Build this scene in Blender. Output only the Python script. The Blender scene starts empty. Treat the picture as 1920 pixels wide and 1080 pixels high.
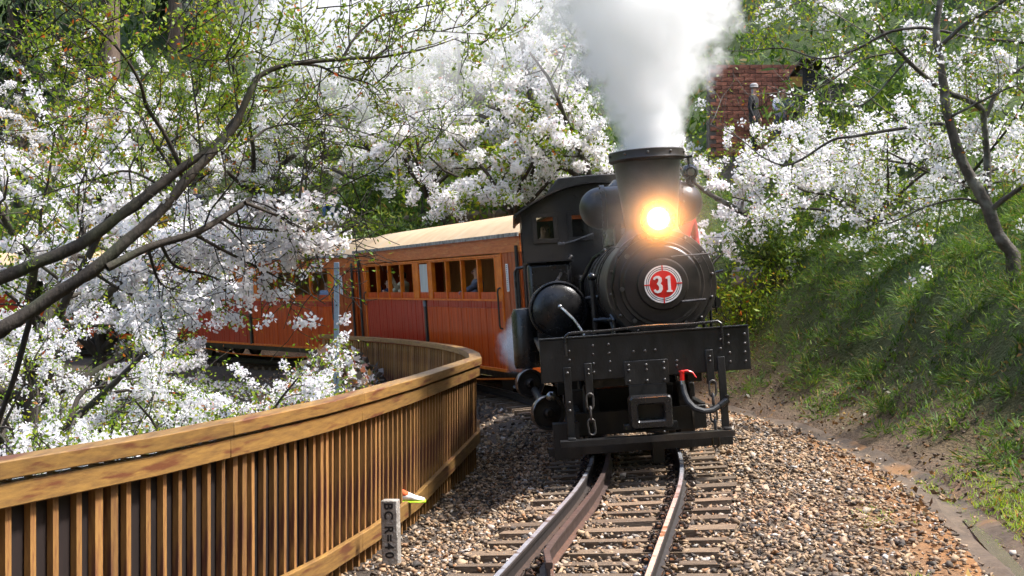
import bpy, bmesh, math, random
import numpy as np
from mathutils import Vector, Matrix, Euler

rng = np.random.default_rng(31)
random.seed(31)
R = math.radians
scene = bpy.context.scene
COL = scene.collection

# ---------------------------------------------------------------- camera, sky, sun, exposure
cam_d = bpy.data.cameras.new('camera'); cam = bpy.data.objects.new('camera', cam_d); COL.objects.link(cam)
cam.location = (0, 0, 1.53); cam.rotation_euler = (R(90.22), 0, 0)
cam_d.sensor_width = 36; cam_d.lens = 48.75; cam_d.clip_end = 2000; cam_d.clip_start = 0.05
scene.camera = cam

SUN_EL, SUN_AZ = 60.0, 98.0          # azimuth clockwise from +Y (behind the train) towards +X
world = bpy.data.worlds.new('World'); scene.world = world; world.use_nodes = True
wn = world.node_tree.nodes; wl = world.node_tree.links
wn.clear()
sky = wn.new('ShaderNodeTexSky'); sky.sky_type = 'NISHITA'; sky.sun_disc = False
sky.sun_elevation = R(SUN_EL); sky.sun_rotation = R(SUN_AZ); sky.air_density = 1.0; sky.dust_density = 3.5; sky.ozone_density = 1.0; sky.altitude = 500
bg = wn.new('ShaderNodeBackground'); bg.inputs['Strength'].default_value = 0.15
wo = wn.new('ShaderNodeOutputWorld')
wl.new(sky.outputs[0], bg.inputs[0]); wl.new(bg.outputs[0], wo.inputs[0])
sd = bpy.data.lights.new('sun', 'SUN'); sd.energy = 2.9; sd.angle = R(7.0); sd.color = (1.0, 0.97, 0.93)
sun = bpy.data.objects.new('sun', sd); COL.objects.link(sun)
_sv = Vector((math.sin(R(SUN_AZ))*math.cos(R(SUN_EL)), math.cos(R(SUN_AZ))*math.cos(R(SUN_EL)), math.sin(R(SUN_EL))))
sun.rotation_euler = _sv.to_track_quat('Z', 'Y').to_euler()
sun.location = (20, 20, 40)

vs = scene.view_settings
vs.view_transform = 'Standard'; vs.look = 'None'; vs.gamma = 1.0; vs.exposure = 1.5; vs.use_curve_mapping = False
cy = scene.cycles
cy.max_bounces = 40; cy.diffuse_bounces = 3; cy.glossy_bounces = 3; cy.transmission_bounces = 4
cy.volume_bounces = 36; cy.transparent_max_bounces = 8
cy.volume_step_rate = 1.5; cy.volume_max_steps = 96
cy.use_adaptive_sampling = True; cy.adaptive_threshold = 0.025
cy.use_denoising = True
try: cy.denoiser = 'OPENIMAGEDENOISE'
except Exception: pass
cy.sample_clamp_indirect = 6.0
scene.render.film_transparent = False

# ---------------------------------------------------------------- objects and tags
def tag(o, label=None, cat=None, group=None, kind=None):
    if label: o['label'] = label
    if cat: o['category'] = cat
    if group: o['group'] = group
    if kind: o['kind'] = kind
    return o
def empty(name, loc=(0,0,0), rot=(0,0,0), parent=None):
    o = bpy.data.objects.new(name, None); COL.objects.link(o)
    o.location = loc; o.rotation_euler = rot; o.parent = parent; o.empty_display_size = 0.2
    return o
def thing(name, label, cat, loc=(0,0,0), rot=(0,0,0), group=None, kind=None):
    return tag(empty(name, loc, rot), label, cat, group, kind)
def wmat(o):
    m = o.matrix_basis.copy()
    while o.parent: o = o.parent; m = o.matrix_basis @ m
    return m
def link(name, me, mat=None, parent=None, loc=None, rot=None):
    o = bpy.data.objects.new(name, me); COL.objects.link(o); o.parent = parent
    if loc is not None: o.location = loc
    if rot is not None: o.rotation_euler = rot
    if mat is not None:
        if len(me.materials) == 0: me.materials.append(mat)
    return o
def copy_tree(o, parent=None):
    c = o.copy(); COL.objects.link(c); c.parent = parent
    for ch in list(o.children): copy_tree(ch, c)
    return c

def np_mesh(name, verts, tris=None, quads=None):
    """fast mesh from numpy arrays"""
    me = bpy.data.meshes.new(name)
    verts = np.asarray(verts, np.float32).reshape(-1, 3)
    t = np.zeros((0, 3), np.int32) if tris is None else np.asarray(tris, np.int32).reshape(-1, 3)
    q = np.zeros((0, 4), np.int32) if quads is None else np.asarray(quads, np.int32).reshape(-1, 4)
    me.vertices.add(len(verts)); me.vertices.foreach_set('co', verts.ravel())
    nl = len(t)*3 + len(q)*4
    me.loops.add(nl); me.loops.foreach_set('vertex_index', np.concatenate([t.ravel(), q.ravel()]))
    me.polygons.add(len(t) + len(q))
    st = np.concatenate([np.arange(len(t))*3, len(t)*3 + np.arange(len(q))*4]).astype(np.int32)
    me.polygons.foreach_set('loop_start', st)
    me.update(calc_edges=True); me.validate()
    return me

class MB:
    def __init__(s): s.v = []; s.f = []
    def add(s, vs_, fs_):
        b = len(s.v); s.v += [tuple(v) for v in vs_]; s.f += [tuple(i + b for i in f) for f in fs_]; return s
    def box(s, c, size, rot=None):
        x, y, z = size[0]/2, size[1]/2, size[2]/2
        p = [Vector((i*x, j*y, k*z)) for i in (-1,1) for j in (-1,1) for k in (-1,1)]
        if rot is not None:
            m = rot if isinstance(rot, Matrix) else Euler(rot).to_matrix()
            p = [m @ q for q in p]
        c = Vector(c)
        return s.add([q + c for q in p], [(0,1,3,2),(4,6,7,5),(0,4,5,1),(2,3,7,6),(0,2,6,4),(1,5,7,3)])
    def bb(s, x0, x1, y0, y1, z0, z1):
        return s.box(((x0+x1)/2, (y0+y1)/2, (z0+z1)/2), (abs(x1-x0), abs(y1-y0), abs(z1-z0)))
    def lathe(s, prof, o, ax, n=24, closed=True):
        """prof: (radius, distance along ax)"""
        ax = Vector(ax).normalized(); u = ax.orthogonal().normalized(); w = ax.cross(u); o = Vector(o)
        vs_, fs_ = [], []
        for r, t in prof:
            for i in range(n):
                a = 2*math.pi*i/n
                vs_.append(o + ax*t + (u*math.cos(a) + w*math.sin(a))*max(r, 1e-4))
        for k in range(len(prof)-1):
            for i in range(n):
                j = (i+1) % n
                fs_.append((k*n+i, k*n+j, (k+1)*n+j, (k+1)*n+i))
        if closed:
            fs_.append(tuple(range(n-1, -1, -1))); fs_.append(tuple((len(prof)-1)*n + i for i in range(n)))
        return s.add(vs_, fs_)
    def cyl(s, p0, p1, r0, r1=None, n=12):
        p0, p1 = Vector(p0), Vector(p1)
        return s.lathe([(r0, 0), (r0 if r1 is None else r1, (p1-p0).length)], p0, p1-p0, n)
    def sphere(s, c, r, n=12, m=8, sc=(1,1,1)):
        vs_ = []; fs_ = []
        for k in range(m+1):
            t = math.pi*k/m
            for i in range(n):
                a = 2*math.pi*i/n
                q = max(math.sin(t), 1e-3)
                vs_.append((c[0]+r*sc[0]*q*math.cos(a), c[1]+r*sc[1]*q*math.sin(a), c[2]+r*sc[2]*math.cos(t)))
        for k in range(m):
            for i in range(n):
                j = (i+1) % n
                fs_.append((k*n+i, (k+1)*n+i, (k+1)*n+j, k*n+j))
        return s.add(vs_, fs_)
    def tube(s, pts, r, n=8, closed=False):
        pts = [Vector(p) for p in pts]; k = len(pts)
        rr = r if hasattr(r, '__len__') else [r]*k
        vs_, fs_ = [], []
        t0 = (pts[1]-pts[0]).normalized(); u = t0.orthogonal().normalized()
        for i, p in enumerate(pts):
            if closed: t = (pts[(i+1) % k]-pts[i-1])
            else: t = pts[min(i+1, k-1)]-pts[max(i-1, 0)]
            t.normalize()
            u = (u - t*u.dot(t))
            if u.length < 1e-5: u = t.orthogonal()
            u.normalize(); w = t.cross(u)
            for j in range(n):
                a = 2*math.pi*j/n
                vs_.append(p + (u*math.cos(a)+w*math.sin(a))*rr[i])
        for i in range(k if closed else k-1):
            i2 = (i+1) % k
            for j in range(n):
                j2 = (j+1) % n
                fs_.append((i*n+j, i*n+j2, i2*n+j2, i2*n+j))
        if not closed:
            fs_.append(tuple(range(n-1, -1, -1))); fs_.append(tuple((k-1)*n+j for j in range(n)))
        return s.add(vs_, fs_)
    def sweep(s, pts, prof, up=Vector((0,0,1))):
        """extrude a closed 2D profile (side, up) along pts; side = right of travel"""
        pts = [Vector(p) for p in pts]; k = len(pts); n = len(prof); vs_, fs_ = [], []
        for i, p in enumerate(pts):
            t = (pts[min(i+1, k-1)]-pts[max(i-1, 0)]); t.z *= 0 if False else 1; t.normalize()
            side = t.cross(up).normalized(); uu = side.cross(t)
            for a, b in prof: vs_.append(p + side*a + uu*b)
        for i in range(k-1):
            for j in range(n):
                j2 = (j+1) % n
                fs_.append((i*n+j, i*n+j2, (i+1)*n+j2, (i+1)*n+j))
        fs_.append(tuple(range(n-1, -1, -1))); fs_.append(tuple((k-1)*n+j for j in range(n)))
        return s.add(vs_, fs_)
    def extrude(s, poly, o, u, w, d):
        """polygon in plane (u, w) at o, thickened along d"""
        o, u, w, d = Vector(o), Vector(u), Vector(w), Vector(d); n = len(poly)
        a = [o + u*p[0] + w*p[1] for p in poly]
        return s.add(a + [q + d for q in a], [tuple(range(n)), tuple(range(2*n-1, n-1, -1))] + [(i, (i+1) % n + 0, (i+1) % n + n, i+n)[::-1] for i in range(n)])
    def mesh(s, name, smooth=35):
        me = bpy.data.meshes.new(name); me.from_pydata([tuple(v) for v in s.v], [], s.f)
        bm = bmesh.new(); bm.from_mesh(me); bmesh.ops.recalc_face_normals(bm, faces=bm.faces); bm.to_mesh(me); bm.free()
        if smooth:
            me.polygons.foreach_set('use_smooth', [True]*len(me.polygons))
            me.set_sharp_from_angle(angle=R(smooth))
        me.update(); return me
    def build(s, name, mat, parent=None, world=False, smooth=35, bevel=0, loc=None, rot=None):
        if world and parent is not None:
            mi = wmat(parent).inverted(); s.v = [tuple(mi @ Vector(v)) for v in s.v]
        o = link(name, s.mesh(name, smooth), mat, parent, loc, rot)
        if bevel:
            b = o.modifiers.new('bevel', 'BEVEL'); b.width = bevel; b.segments = 2; b.limit_method = 'ANGLE'; b.angle_limit = R(40)
            b.harden_normals = False
        return o

# ---------------------------------------------------------------- materials
def new_mat(name):
    m = bpy.data.materials.new(name); m.use_nodes = True; nt = m.node_tree; nt.nodes.clear()
    return m, nt, nt.nodes, nt.links
def rgba(c): return (c[0], c[1], c[2], 1.0)
def mat(name, c, c2=None, nscale=5.0, rough=0.6, metal=0.0, bump=0.0, bscale=40.0, island=0.0, coat=0.0,
        stretch=(1,1,1), lo=0.35, hi=0.65, trans=0.0, c3=None, spec=0.5, n3=1.3, rvar=0.12, objvar=0.0):
    """two colours mixed by noise (+ a third in blotches), variation per loose piece, bump, optional leaf translucency"""
    m, nt, N, L = new_mat(name)
    out = N.new('ShaderNodeOutputMaterial'); p = N.new('ShaderNodeBsdfPrincipled')
    tc = N.new('ShaderNodeTexCoord'); mp = N.new('ShaderNodeMapping'); mp.inputs['Scale'].default_value = stretch
    L.new(tc.outputs['Object'], mp.inputs[0])
    nz = N.new('ShaderNodeTexNoise'); nz.inputs['Scale'].default_value = nscale; nz.inputs['Detail'].default_value = 5; nz.inputs['Roughness'].default_value = 0.6
    L.new(mp.outputs[0], nz.inputs['Vector'])
    mr = N.new('ShaderNodeMapRange'); mr.inputs[1].default_value = lo; mr.inputs[2].default_value = hi
    L.new(nz.outputs[0], mr.inputs[0])
    mx = N.new('ShaderNodeMix'); mx.data_type = 'RGBA'
    mx.inputs[6].default_value = rgba(c); mx.inputs[7].default_value = rgba(c2 if c2 else [v*0.75 for v in c])
    L.new(mr.outputs[0], mx.inputs[0]); col = mx.outputs[2]
    if c3:
        n2 = N.new('ShaderNodeTexNoise'); n2.inputs['Scale'].default_value = n3; n2.inputs['Detail'].default_value = 3
        L.new(mp.outputs[0], n2.inputs['Vector'])
        m2 = N.new('ShaderNodeMapRange'); m2.inputs[1].default_value = 0.55; m2.inputs[2].default_value = 0.66
        L.new(n2.outputs[0], m2.inputs[0])
        x2 = N.new('ShaderNodeMix'); x2.data_type = 'RGBA'; L.new(m2.outputs[0], x2.inputs[0]); L.new(col, x2.inputs[6]); x2.inputs[7].default_value = rgba(c3)
        col = x2.outputs[2]
    if island:
        g = N.new('ShaderNodeNewGeometry'); hs = N.new('ShaderNodeHueSaturation')
        a = N.new('ShaderNodeMapRange'); a.inputs[3].default_value = 1-island; a.inputs[4].default_value = 1+island
        L.new(g.outputs['Random Per Island'], a.inputs[0]); L.new(a.outputs[0], hs.inputs['Value'])
        b = N.new('ShaderNodeMath'); b.operation = 'MULTIPLY'; b.inputs[1].default_value = 7.31; L.new(g.outputs['Random Per Island'], b.inputs[0])
        fr = N.new('ShaderNodeMath'); fr.operation = 'FRACT'; L.new(b.outputs[0], fr.inputs[0])
        a2 = N.new('ShaderNodeMapRange'); a2.inputs[3].default_value = 0.5-island*0.06; a2.inputs[4].default_value = 0.5+island*0.06
        L.new(fr.outputs[0], a2.inputs[0]); L.new(a2.outputs[0], hs.inputs['Hue'])
        L.new(col, hs.inputs['Color']); col = hs.outputs[0]
    if objvar:
        oi = N.new('ShaderNodeObjectInfo'); h2 = N.new('ShaderNodeHueSaturation'); a3 = N.new('ShaderNodeMapRange'); a3.inputs[3].default_value = 1-objvar; a3.inputs[4].default_value = 1+objvar
        L.new(oi.outputs['Random'], a3.inputs[0]); L.new(a3.outputs[0], h2.inputs['Value']); L.new(col, h2.inputs['Color']); col = h2.outputs[0]
    L.new(col, p.inputs['Base Color'])
    p.inputs['Metallic'].default_value = metal; p.inputs['Specular IOR Level'].default_value = spec
    rr = N.new('ShaderNodeMapRange'); rr.inputs[3].default_value = max(rough-rvar, 0.02); rr.inputs[4].default_value = min(rough+rvar, 1)
    L.new(nz.outputs[0], rr.inputs[0]); L.new(rr.outputs[0], p.inputs['Roughness'])
    if coat: p.inputs['Coat Weight'].default_value = coat; p.inputs['Coat Roughness'].default_value = 0.2
    if bump:
        nb = N.new('ShaderNodeTexNoise'); nb.inputs['Scale'].default_value = bscale; nb.inputs['Detail'].default_value = 6
        L.new(mp.outputs[0], nb.inputs['Vector'])
        bp = N.new('ShaderNodeBump'); bp.inputs['Strength'].default_value = bump; bp.inputs['Distance'].default_value = 0.02
        L.new(nb.outputs[0], bp.inputs['Height']); L.new(bp.outputs[0], p.inputs['Normal'])
    sh = p.outputs[0]
    if trans:
        tr = N.new('ShaderNodeBsdfTranslucent'); L.new(col, tr.inputs['Color'])
        ms = N.new('ShaderNodeMixShader'); ms.inputs[0].default_value = trans
        L.new(p.outputs[0], ms.inputs[1]); L.new(tr.outputs[0], ms.inputs[2]); sh = ms.outputs[0]
    L.new(sh, out.inputs[0])
    return m
def emit_mat(name, c, strength):
    m, nt, N, L = new_mat(name)
    out = N.new('ShaderNodeOutputMaterial'); e = N.new('ShaderNodeEmission'); e.inputs[0].default_value = rgba(c); e.inputs[1].default_value = strength
    L.new(e.outputs[0], out.inputs[0]); return m

K = {}
K['black'] = mat('black_loco_paint', (.008,.008,.0085), (.017,.016,.015), nscale=9, rough=.40, rvar=.28, bump=.15, bscale=60, spec=.45, c3=(.04,.031,.023), n3=1.6, stretch=(1,1,.45))
K['black_gloss'] = mat('black_oily_paint', (.009,.009,.010), (.02,.018,.017), nscale=7, rough=.28, bump=.08, bscale=50)
K['boiler'] = mat('boiler_paint', (.02,.016,.014), (.038,.030,.025), nscale=6, rough=.36, bump=.1, bscale=40)
K['steel'] = mat('worn_steel', (.42,.42,.43), (.22,.2,.19), nscale=20, rough=.3, metal=.9)
K['dull_steel'] = mat('dull_steel', (.14,.135,.13), (.06,.05,.045), nscale=14, rough=.45, metal=.7)
K['red'] = mat('red_enamel', (.78,.02,.015), (.62,.015,.012), nscale=6, rough=.35)
K['white'] = mat('white_enamel', (.86,.85,.83), (.72,.7,.68), nscale=14, rough=.4)
K['rubber'] = mat('rubber_hose', (.012,.012,.013), (.03,.03,.03), nscale=30, rough=.55)
K['glass'] = mat('dusty_glass', (.03,.035,.04), (.07,.07,.07), nscale=4, rough=.08, spec=.8)
K['rail_side'] = mat('rail_side', (.034,.026,.022), (.022,.017,.015), nscale=14, rough=.7, metal=.2)
K['rail_top'] = mat('rail_steel', (.46,.48,.52), (.32,.32,.33), nscale=12, rough=.48, metal=.75, c3=(.12,.07,.045), n3=6)
K['rail_rust'] = mat('guard_rail_rust', (.075,.048,.040), (.04,.026,.022), nscale=16, rough=.6, metal=.25)
K['sleeper'] = mat('sleeper_wood', (.20,.14,.085), (.09,.06,.038), nscale=9, rough=.85, bump=.5, bscale=30, stretch=(1.2,9,9), objvar=.3)
K['clip'] = mat('clip_iron', (.025,.02,.018), (.06,.04,.03), nscale=30, rough=.5, metal=.3)
K['fence'] = mat('fence_wood', (.34,.19,.05), (.12,.06,.021), nscale=4, rough=.5, bump=.12, bscale=30, stretch=(5,.6,11), c3=(.13,.045,.018), n3=1.9, coat=.1, lo=.22, hi=.80, objvar=.16)
K['gap_shade'] = mat('gap_shade_paint', (.010,.006,.005), (.018,.009,.007), nscale=5, rough=.7, stretch=(4,4,.8), objvar=.35)  # near black: shade of the baluster gaps put into the colour
K['baluster'] = mat('baluster_wood', (.35,.18,.05), (.18,.075,.025), nscale=6, rough=.65, bump=.3, bscale=30, stretch=(6,6,1), c3=(.12,.04,.025), n3=2, objvar=.3)
K['fence_top'] = K['fence']
K['concrete'] = mat('old_concrete', (.36,.34,.3), (.2,.18,.155), nscale=14, rough=.9, bump=.6, bscale=50, c3=(.13,.12,.1), n3=9)
K['ink'] = mat('black_lettering', (.012,.012,.012), rough=.7)
K['galv'] = mat('galvanised_post', (.22,.27,.31), (.14,.18,.22), nscale=10, rough=.5, metal=.4)

# ---------------------------------------------------------------- the curve of the track (radius 40 m, starts at the marker post)
RAD = 33.0; TH0 = 0.0955; P0 = np.array([1.145, 12.83]); SBC = -2.5
def rn(th): return np.stack([np.cos(th), -np.sin(th)], -1)
CC = P0 - RAD*rn(np.array(TH0))
TH1 = TH0 - SBC/RAD; P1 = CC + RAD*rn(np.array(TH1))
def grade(s): return -0.01*np.clip(s, 0, 20)
def cant(s):
    t = np.clip((np.asarray(s, float)+9)/8, 0, 1); return R(4)*t*t*(3-2*t)
def sd_xy(s, d):
    s = np.asarray(s, float); d = np.asarray(d, float); s, d = np.broadcast_arrays(s, d)
    th = TH0 - np.maximum(s, SBC)/RAD
    p = CC + rn(th)*(RAD+d)[..., None]
    back = np.minimum(s-SBC, 0)
    h = np.array([math.sin(TH1), math.cos(TH1)])
    return p + back[..., None]*h
def xy_sd(x, y):
    x = np.asarray(x, float); y = np.asarray(y, float)
    h = np.array([math.sin(TH1), math.cos(TH1)]); r_ = rn(np.array(TH1))
    a = (x-P1[0])*h[0]+(y-P1[1])*h[1]; b = (x-P1[0])*r_[0]+(y-P1[1])*r_[1]
    ang = np.arctan2(y-CC[1], x-CC[0])       # right normal direction = (cos th, -sin th) -> angle = -th
    s_arc = (TH0 + ang)*RAD; d_arc = np.hypot(x-CC[0], y-CC[1])-RAD
    st = a < 0
    return np.where(st, SBC+a, s_arc), np.where(st, b, d_arc)
def smooth(a, b, x):
    t = np.clip((x-a)/(b-a), 0, 1); return t*t*(3-2*t)
_nr = np.random.default_rng(5); _W = []
for k in range(40):
    fr = 0.35*1.13**k; an = _nr.uniform(0, 6.28); _W.append((fr*math.cos(an), fr*math.sin(an), _nr.uniform(0, 6.28), fr))
def wav(x, y, f0, f1):
    o = 0; n = 0
    for a, b, ph, fr in _W:
        if f0 <= fr <= f1: o = o + np.sin(a*x+b*y+ph); n += 1
    return o/math.sqrt(max(n, 1))
DN = [-80,-36,-20,-10,-5,-2.9,-1.9,-1.35,-.95,2.35,2.95,3.4,4.0,4.5,5.1,6.5,9,13,20,40,90,160]
ZN = [-20,-13,-8.5,-4.4,-1.9,-.72,-.5,-.40,-.19,-.2,-.14,.03,.42,1.15,1.85,2.55,3.7,6.2,11,23,50,84]
DB = [-80,-36,-20,-10,-5,-2.9,-1.9,-1.35,-.95,2.35,2.95,3.3,5.0,6.0,9,10,13,20,40,90,160]
ZB = [-20,-13,-8.5,-4.4,-1.9,-.65,-.34,-.27,-.2,-.2,-.1,.5,3.5,3.9,4.2,5.0,7,12,25,54,90]
def gz(s, d, noise=True):
    s = np.asarray(s, float); d = np.asarray(d, float)
    w = smooth(3, 24, s)
    z = np.interp(d, DN, ZN)*(1-w) + np.interp(d, DB, ZB)*w
    z = z + grade(s) + np.where(np.abs(d) < 1.3, d*np.tan(cant(s)), np.sign(d)*1.3*np.tan(cant(s))*np.clip(1-(np.abs(d)-1.3)/1.0, 0, 1))
    z = z + 26*smooth(-16, -60, s)  # unseen hill behind the camera, shaped to cut skylight on faces toward it
    if noise:
        p = sd_xy(s, d); x, y = p[..., 0], p[..., 1]
        am = smooth(2.9, 4.2, d) + smooth(2.2, 4.0, -d)
        z = z + am*(0.13*wav(x, y, 2.0, 6.0) + 0.18*wav(x, y, .5, 2.0)) + 0.012*wav(x, y, 5, 40)
        z = z + smooth(8, 20, np.abs(d))*0.5*wav(x, y, .3, .9)
        z = z + (1-smooth(-2.15,-1.85,d))*1.25*np.exp(-((x+3.55)/1.25)**2-((y-25.5)/4.2)**2)
        z = z - 0.11*smooth(2.36, 2.5, d)*(1-smooth(2.76, 2.9, d))
    return z
def gxy(x, y):
    s, d = xy_sd(x, y); return gz(s, d)
def tw(s, d, z=0.0, tilt=True):
    """point at offset d from the track centre, z above rail top"""
    p = sd_xy(np.array(float(s)), np.array(float(d)))
    zz = float(grade(s)) + (d*math.tan(float(cant(s))) if tilt else 0) + z
    return Vector((p[0], p[1], zz))
def heading(s): return TH0 - max(s, SBC)/RAD

# ---------------------------------------------------------------- ground
def ground_material():
    m, nt, N, L = new_mat('ground_soil_and_moss')
    out = N.new('ShaderNodeOutputMaterial'); p = N.new('ShaderNodeBsdfPrincipled'); p.inputs['Roughness'].default_value = .92
    tc = N.new('ShaderNodeTexCoord'); at = N.new('ShaderNodeAttribute'); at.attribute_name = 'offset'
    nz = N.new('ShaderNodeTexNoise'); nz.inputs['Scale'].default_value = 1.6; nz.inputs['Detail'].default_value = 8; nz.inputs['Roughness'].default_value = .65
    L.new(tc.outputs['Object'], nz.inputs['Vector'])
    nf = N.new('ShaderNodeTexNoise'); nf.inputs['Scale'].default_value = 22; nf.inputs['Detail'].default_value = 6
    L.new(tc.outputs['Object'], nf.inputs['Vector'])
    ad = N.new('ShaderNodeMath'); ad.operation = 'MULTIPLY_ADD'; ad.inputs[1].default_value = 1.5; L.new(nz.outputs[0], ad.inputs[0]); L.new(at.outputs['Fac'], ad.inputs[2])
    mr = N.new('ShaderNodeMapRange'); mr.inputs[1].default_value = -4.25; mr.inputs[2].default_value = 8.75; L.new(ad.outputs[0], mr.inputs[0])
    cr = N.new('ShaderNodeValToRGB'); e = cr.color_ramp.elements
    def X(d): return (d+5)/13.0
    stops = [(-4.6,(.05,.045,.02)),(-2.0,(.045,.032,.022)),(-1.2,(.075,.055,.038)),(1.3,(.10,.075,.05)),(1.9,(.15,.085,.04)),(2.3,(.22,.10,.03)),(2.75,(.11,.07,.04)),(3.4,(.09,.06,.024)),(4.2,(.055,.065,.014)),(5.3,(.045,.075,.012)),(7.5,(.05,.075,.015))]
    while len(e) < len(stops): e.new(0.5)
    for el, (d, c) in zip(e, stops): el.position = X(d); el.color = rgba(c)
    L.new(mr.outputs[0], cr.inputs[0])
    fm = N.new('ShaderNodeMapRange'); fm.inputs[3].default_value = .55; fm.inputs[4].default_value = 1.5; L.new(nf.outputs[0], fm.inputs[0])
    mu = N.new('ShaderNodeMix'); mu.data_type = 'RGBA'; mu.blend_type = 'MULTIPLY'; mu.inputs[0].default_value = 1
    L.new(cr.outputs[0], mu.inputs[6]); L.new(fm.outputs[0], mu.inputs[7]); L.new(mu.outputs[2], p.inputs['Base Color'])
    bp = N.new('ShaderNodeBump'); bp.inputs['Strength'].default_value = .9; bp.inputs['Distance'].default_value = .05
    L.new(nf.outputs[0], bp.inputs['Height']); L.new(bp.outputs[0], p.inputs['Normal']); L.new(p.outputs[0], out.inputs[0])
    return m
K['ground'] = ground_material()
sl = np.concatenate([np.arange(-60,-16,2.0), np.arange(-16,30,.25), np.arange(30,60,.75), np.arange(60,122,2.0)])
dl = np.concatenate([np.array([-31,-28,-25,-21,-18,-15.5,-13,-11,-9.5,-8,-7,-6,-5.2,-4.6]), np.arange(-4.1,8,.12), np.arange(8,16,.4), np.arange(16,40,1.2), np.array([44,50,58,68,80,95,115,140,160])])
S_, D_ = np.meshgrid(sl, dl, indexing='ij'); XY = sd_xy(S_, D_); Z_ = gz(S_, D_)
V_ = np.concatenate([XY, Z_[..., None]], -1).reshape(-1, 3)
ni, nj = len(sl), len(dl); I_, J_ = np.meshgrid(np.arange(ni-1), np.arange(nj-1), indexing='ij'); a_ = (I_*nj+J_).ravel()
me = np_mesh('ground', V_, quads=np.stack([a_, a_+1, a_+nj+1, a_+nj], -1)[:, ::-1])
at = me.attributes.new('offset', 'FLOAT', 'POINT'); at.data.foreach_set('value', D_.ravel().astype(np.float32))
me.polygons.foreach_set('use_smooth', [True]*len(me.polygons))
tag(link('ground', me, K['ground']), 'soil hillside with mossy bank and gravel bed under the railway', 'ground', kind='structure')

# concrete drain along the outer side
gut = MB(); ss = np.arange(-14, 22, .5)
prof = [(2.30,-.26),(2.36,-.205),(2.50,-.20),(2.56,-.25),(2.70,-.255),(2.76,-.222),(2.84,-.205),(2.94,-.26)]
for i, s in enumerate(ss):
    for d, z in prof:
        q = tw(s, d+.035*math.sin(s*1.7+d*3)+.02*math.sin(s*4.3), 0, False); gut.v.append((q.x, q.y, q.z + z + float(.012*math.sin(s*2.3+d*9)+.008*math.sin(s*5.1))))
n = len(prof)
for i in range(len(ss)-1):
    for j in range(n-1): gut.f.append((i*n+j, i*n+j+1, (i+1)*n+j+1, (i+1)*n+j))
K['mud'] = mat('muddy_concrete', (.12,.082,.05), (.065,.046,.03), nscale=3, rough=.75, bump=.7, bscale=18, c3=(.2,.1,.035), n3=1.6)
tag(gut.build('drainage_gutter', K['mud']), 'shallow muddy concrete drain along the foot of the bank', 'gutter', kind='structure')
wt = MB()
for s0, s1, w in ((-4.4,-1.6,.06),):
    m_ = 12; b0 = len(wt.v)
    for i in range(m_+1):
        s = s0+(s1-s0)*i/m_; ww = w*math.sin(math.pi*min(max(i/m_, .03), .97))**.5
        for d in (2.62-ww, 2.62+ww):
            q = tw(s, d, 0, False); wt.v.append((q.x, q.y, q.z-.238))
    for i in range(m_): wt.f.append((b0+2*i, b0+2*i+1, b0+2*i+3, b0+2*i+2))
K['water'] = mat('muddy_water', (.15,.125,.095), (.11,.09,.065), nscale=2, rough=.16, rvar=.06, spec=.8)
tag(wt.build('water', K['water']), 'thin puddle of muddy water lying in the drain', 'water', kind='structure')

# ---------------------------------------------------------------- track
track = thing('railway_track', 'narrow gauge track curving left with worn steel rails and a guard rail', 'track', kind='structure')
RP = [(-.042,-.125),(.042,-.125),(.042,-.115),(.009,-.102),(.007,-.040),(.019,-.032),(.021,-.006),(.016,0),(-.016,0),(-.021,-.006),(-.019,-.032),(-.007,-.040),(-.009,-.102),(-.042,-.115)]
def rail(name, off, s0, s1, matl, dz=0, flare=None):
    r_ = MB(); pts = []
    for s in np.arange(s0, s1+.01, .4):
        d = off + (flare*max(0, 1-(s-s0)/.45) if flare else 0)
        pts.append(tw(s, d, dz))
    r_.sweep(pts, RP); o = r_.build(name, matl, track, smooth=30)
    if name == 'rail':
        t_ = MB(); t_.sweep([p + Vector((0,0,.0015)) for p in pts], [(-.0155,-.001),(.0155,-.001),(.0145,.001),(-.0145,.001)]); t_.build('running_surface', K['rail_top'], o)
    return o
rail('rail', -.411, -13.5, 60, K['rail_side']); rail('rail', .411, -13.5, 60, K['rail_side'])
rail('guard_rail', -.262, -5.0, 20, K['rail_rust'], flare=.085, dz=.0)
slm = []
for k in range(5):
    b = MB(); b.box((0,0,0), (1.64+.04*random.uniform(-1,1), .15+.02*random.uniform(-1,1), .12)); b = b
    b.v = [(x+random.uniform(-.012,.012), y+random.uniform(-.010,.010), z+random.uniform(-.006,.006)) for x,y,z in b.v]
    slm.append(b.mesh('sleeper', 0)); slm[-1].materials.append(K['sleeper'])
cl = MB()
for sx in (-1, 1):
    arc = [(sx*(.045+.075*t), .035*math.cos(t*6.0)-.01, .008+.034*math.sin(math.pi*min(t*1.15,1))) for t in np.linspace(0,1,7)]
    cl.tube(arc, .0085, 5)
    cl.tube([(x, -y-.03, z) for x, y, z in arc], .0075, 5)
    cl.box((sx*.075, 0, .008), (.07,.10,.016))
clip_me = cl.mesh('clip'); clip_me.materials.append(K['clip'])
s = -7.6; i = 0
while s < 34:
    d0 = random.uniform(-.05, .05)
    p = tw(s, d0, -.187)
    o = link('sleeper', slm[i % 5], None, track, p, (random.uniform(-.012,.012), -float(cant(s))+random.uniform(-.006,.006), -heading(s)+random.uniform(-.025,.025)))
    if s < 1.4:
        for side in (-.411, .411):
            link('clip', clip_me, None, o, (side-d0, 0, .062))
    s += .405 + random.uniform(-.015, .015); i += 1

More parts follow.
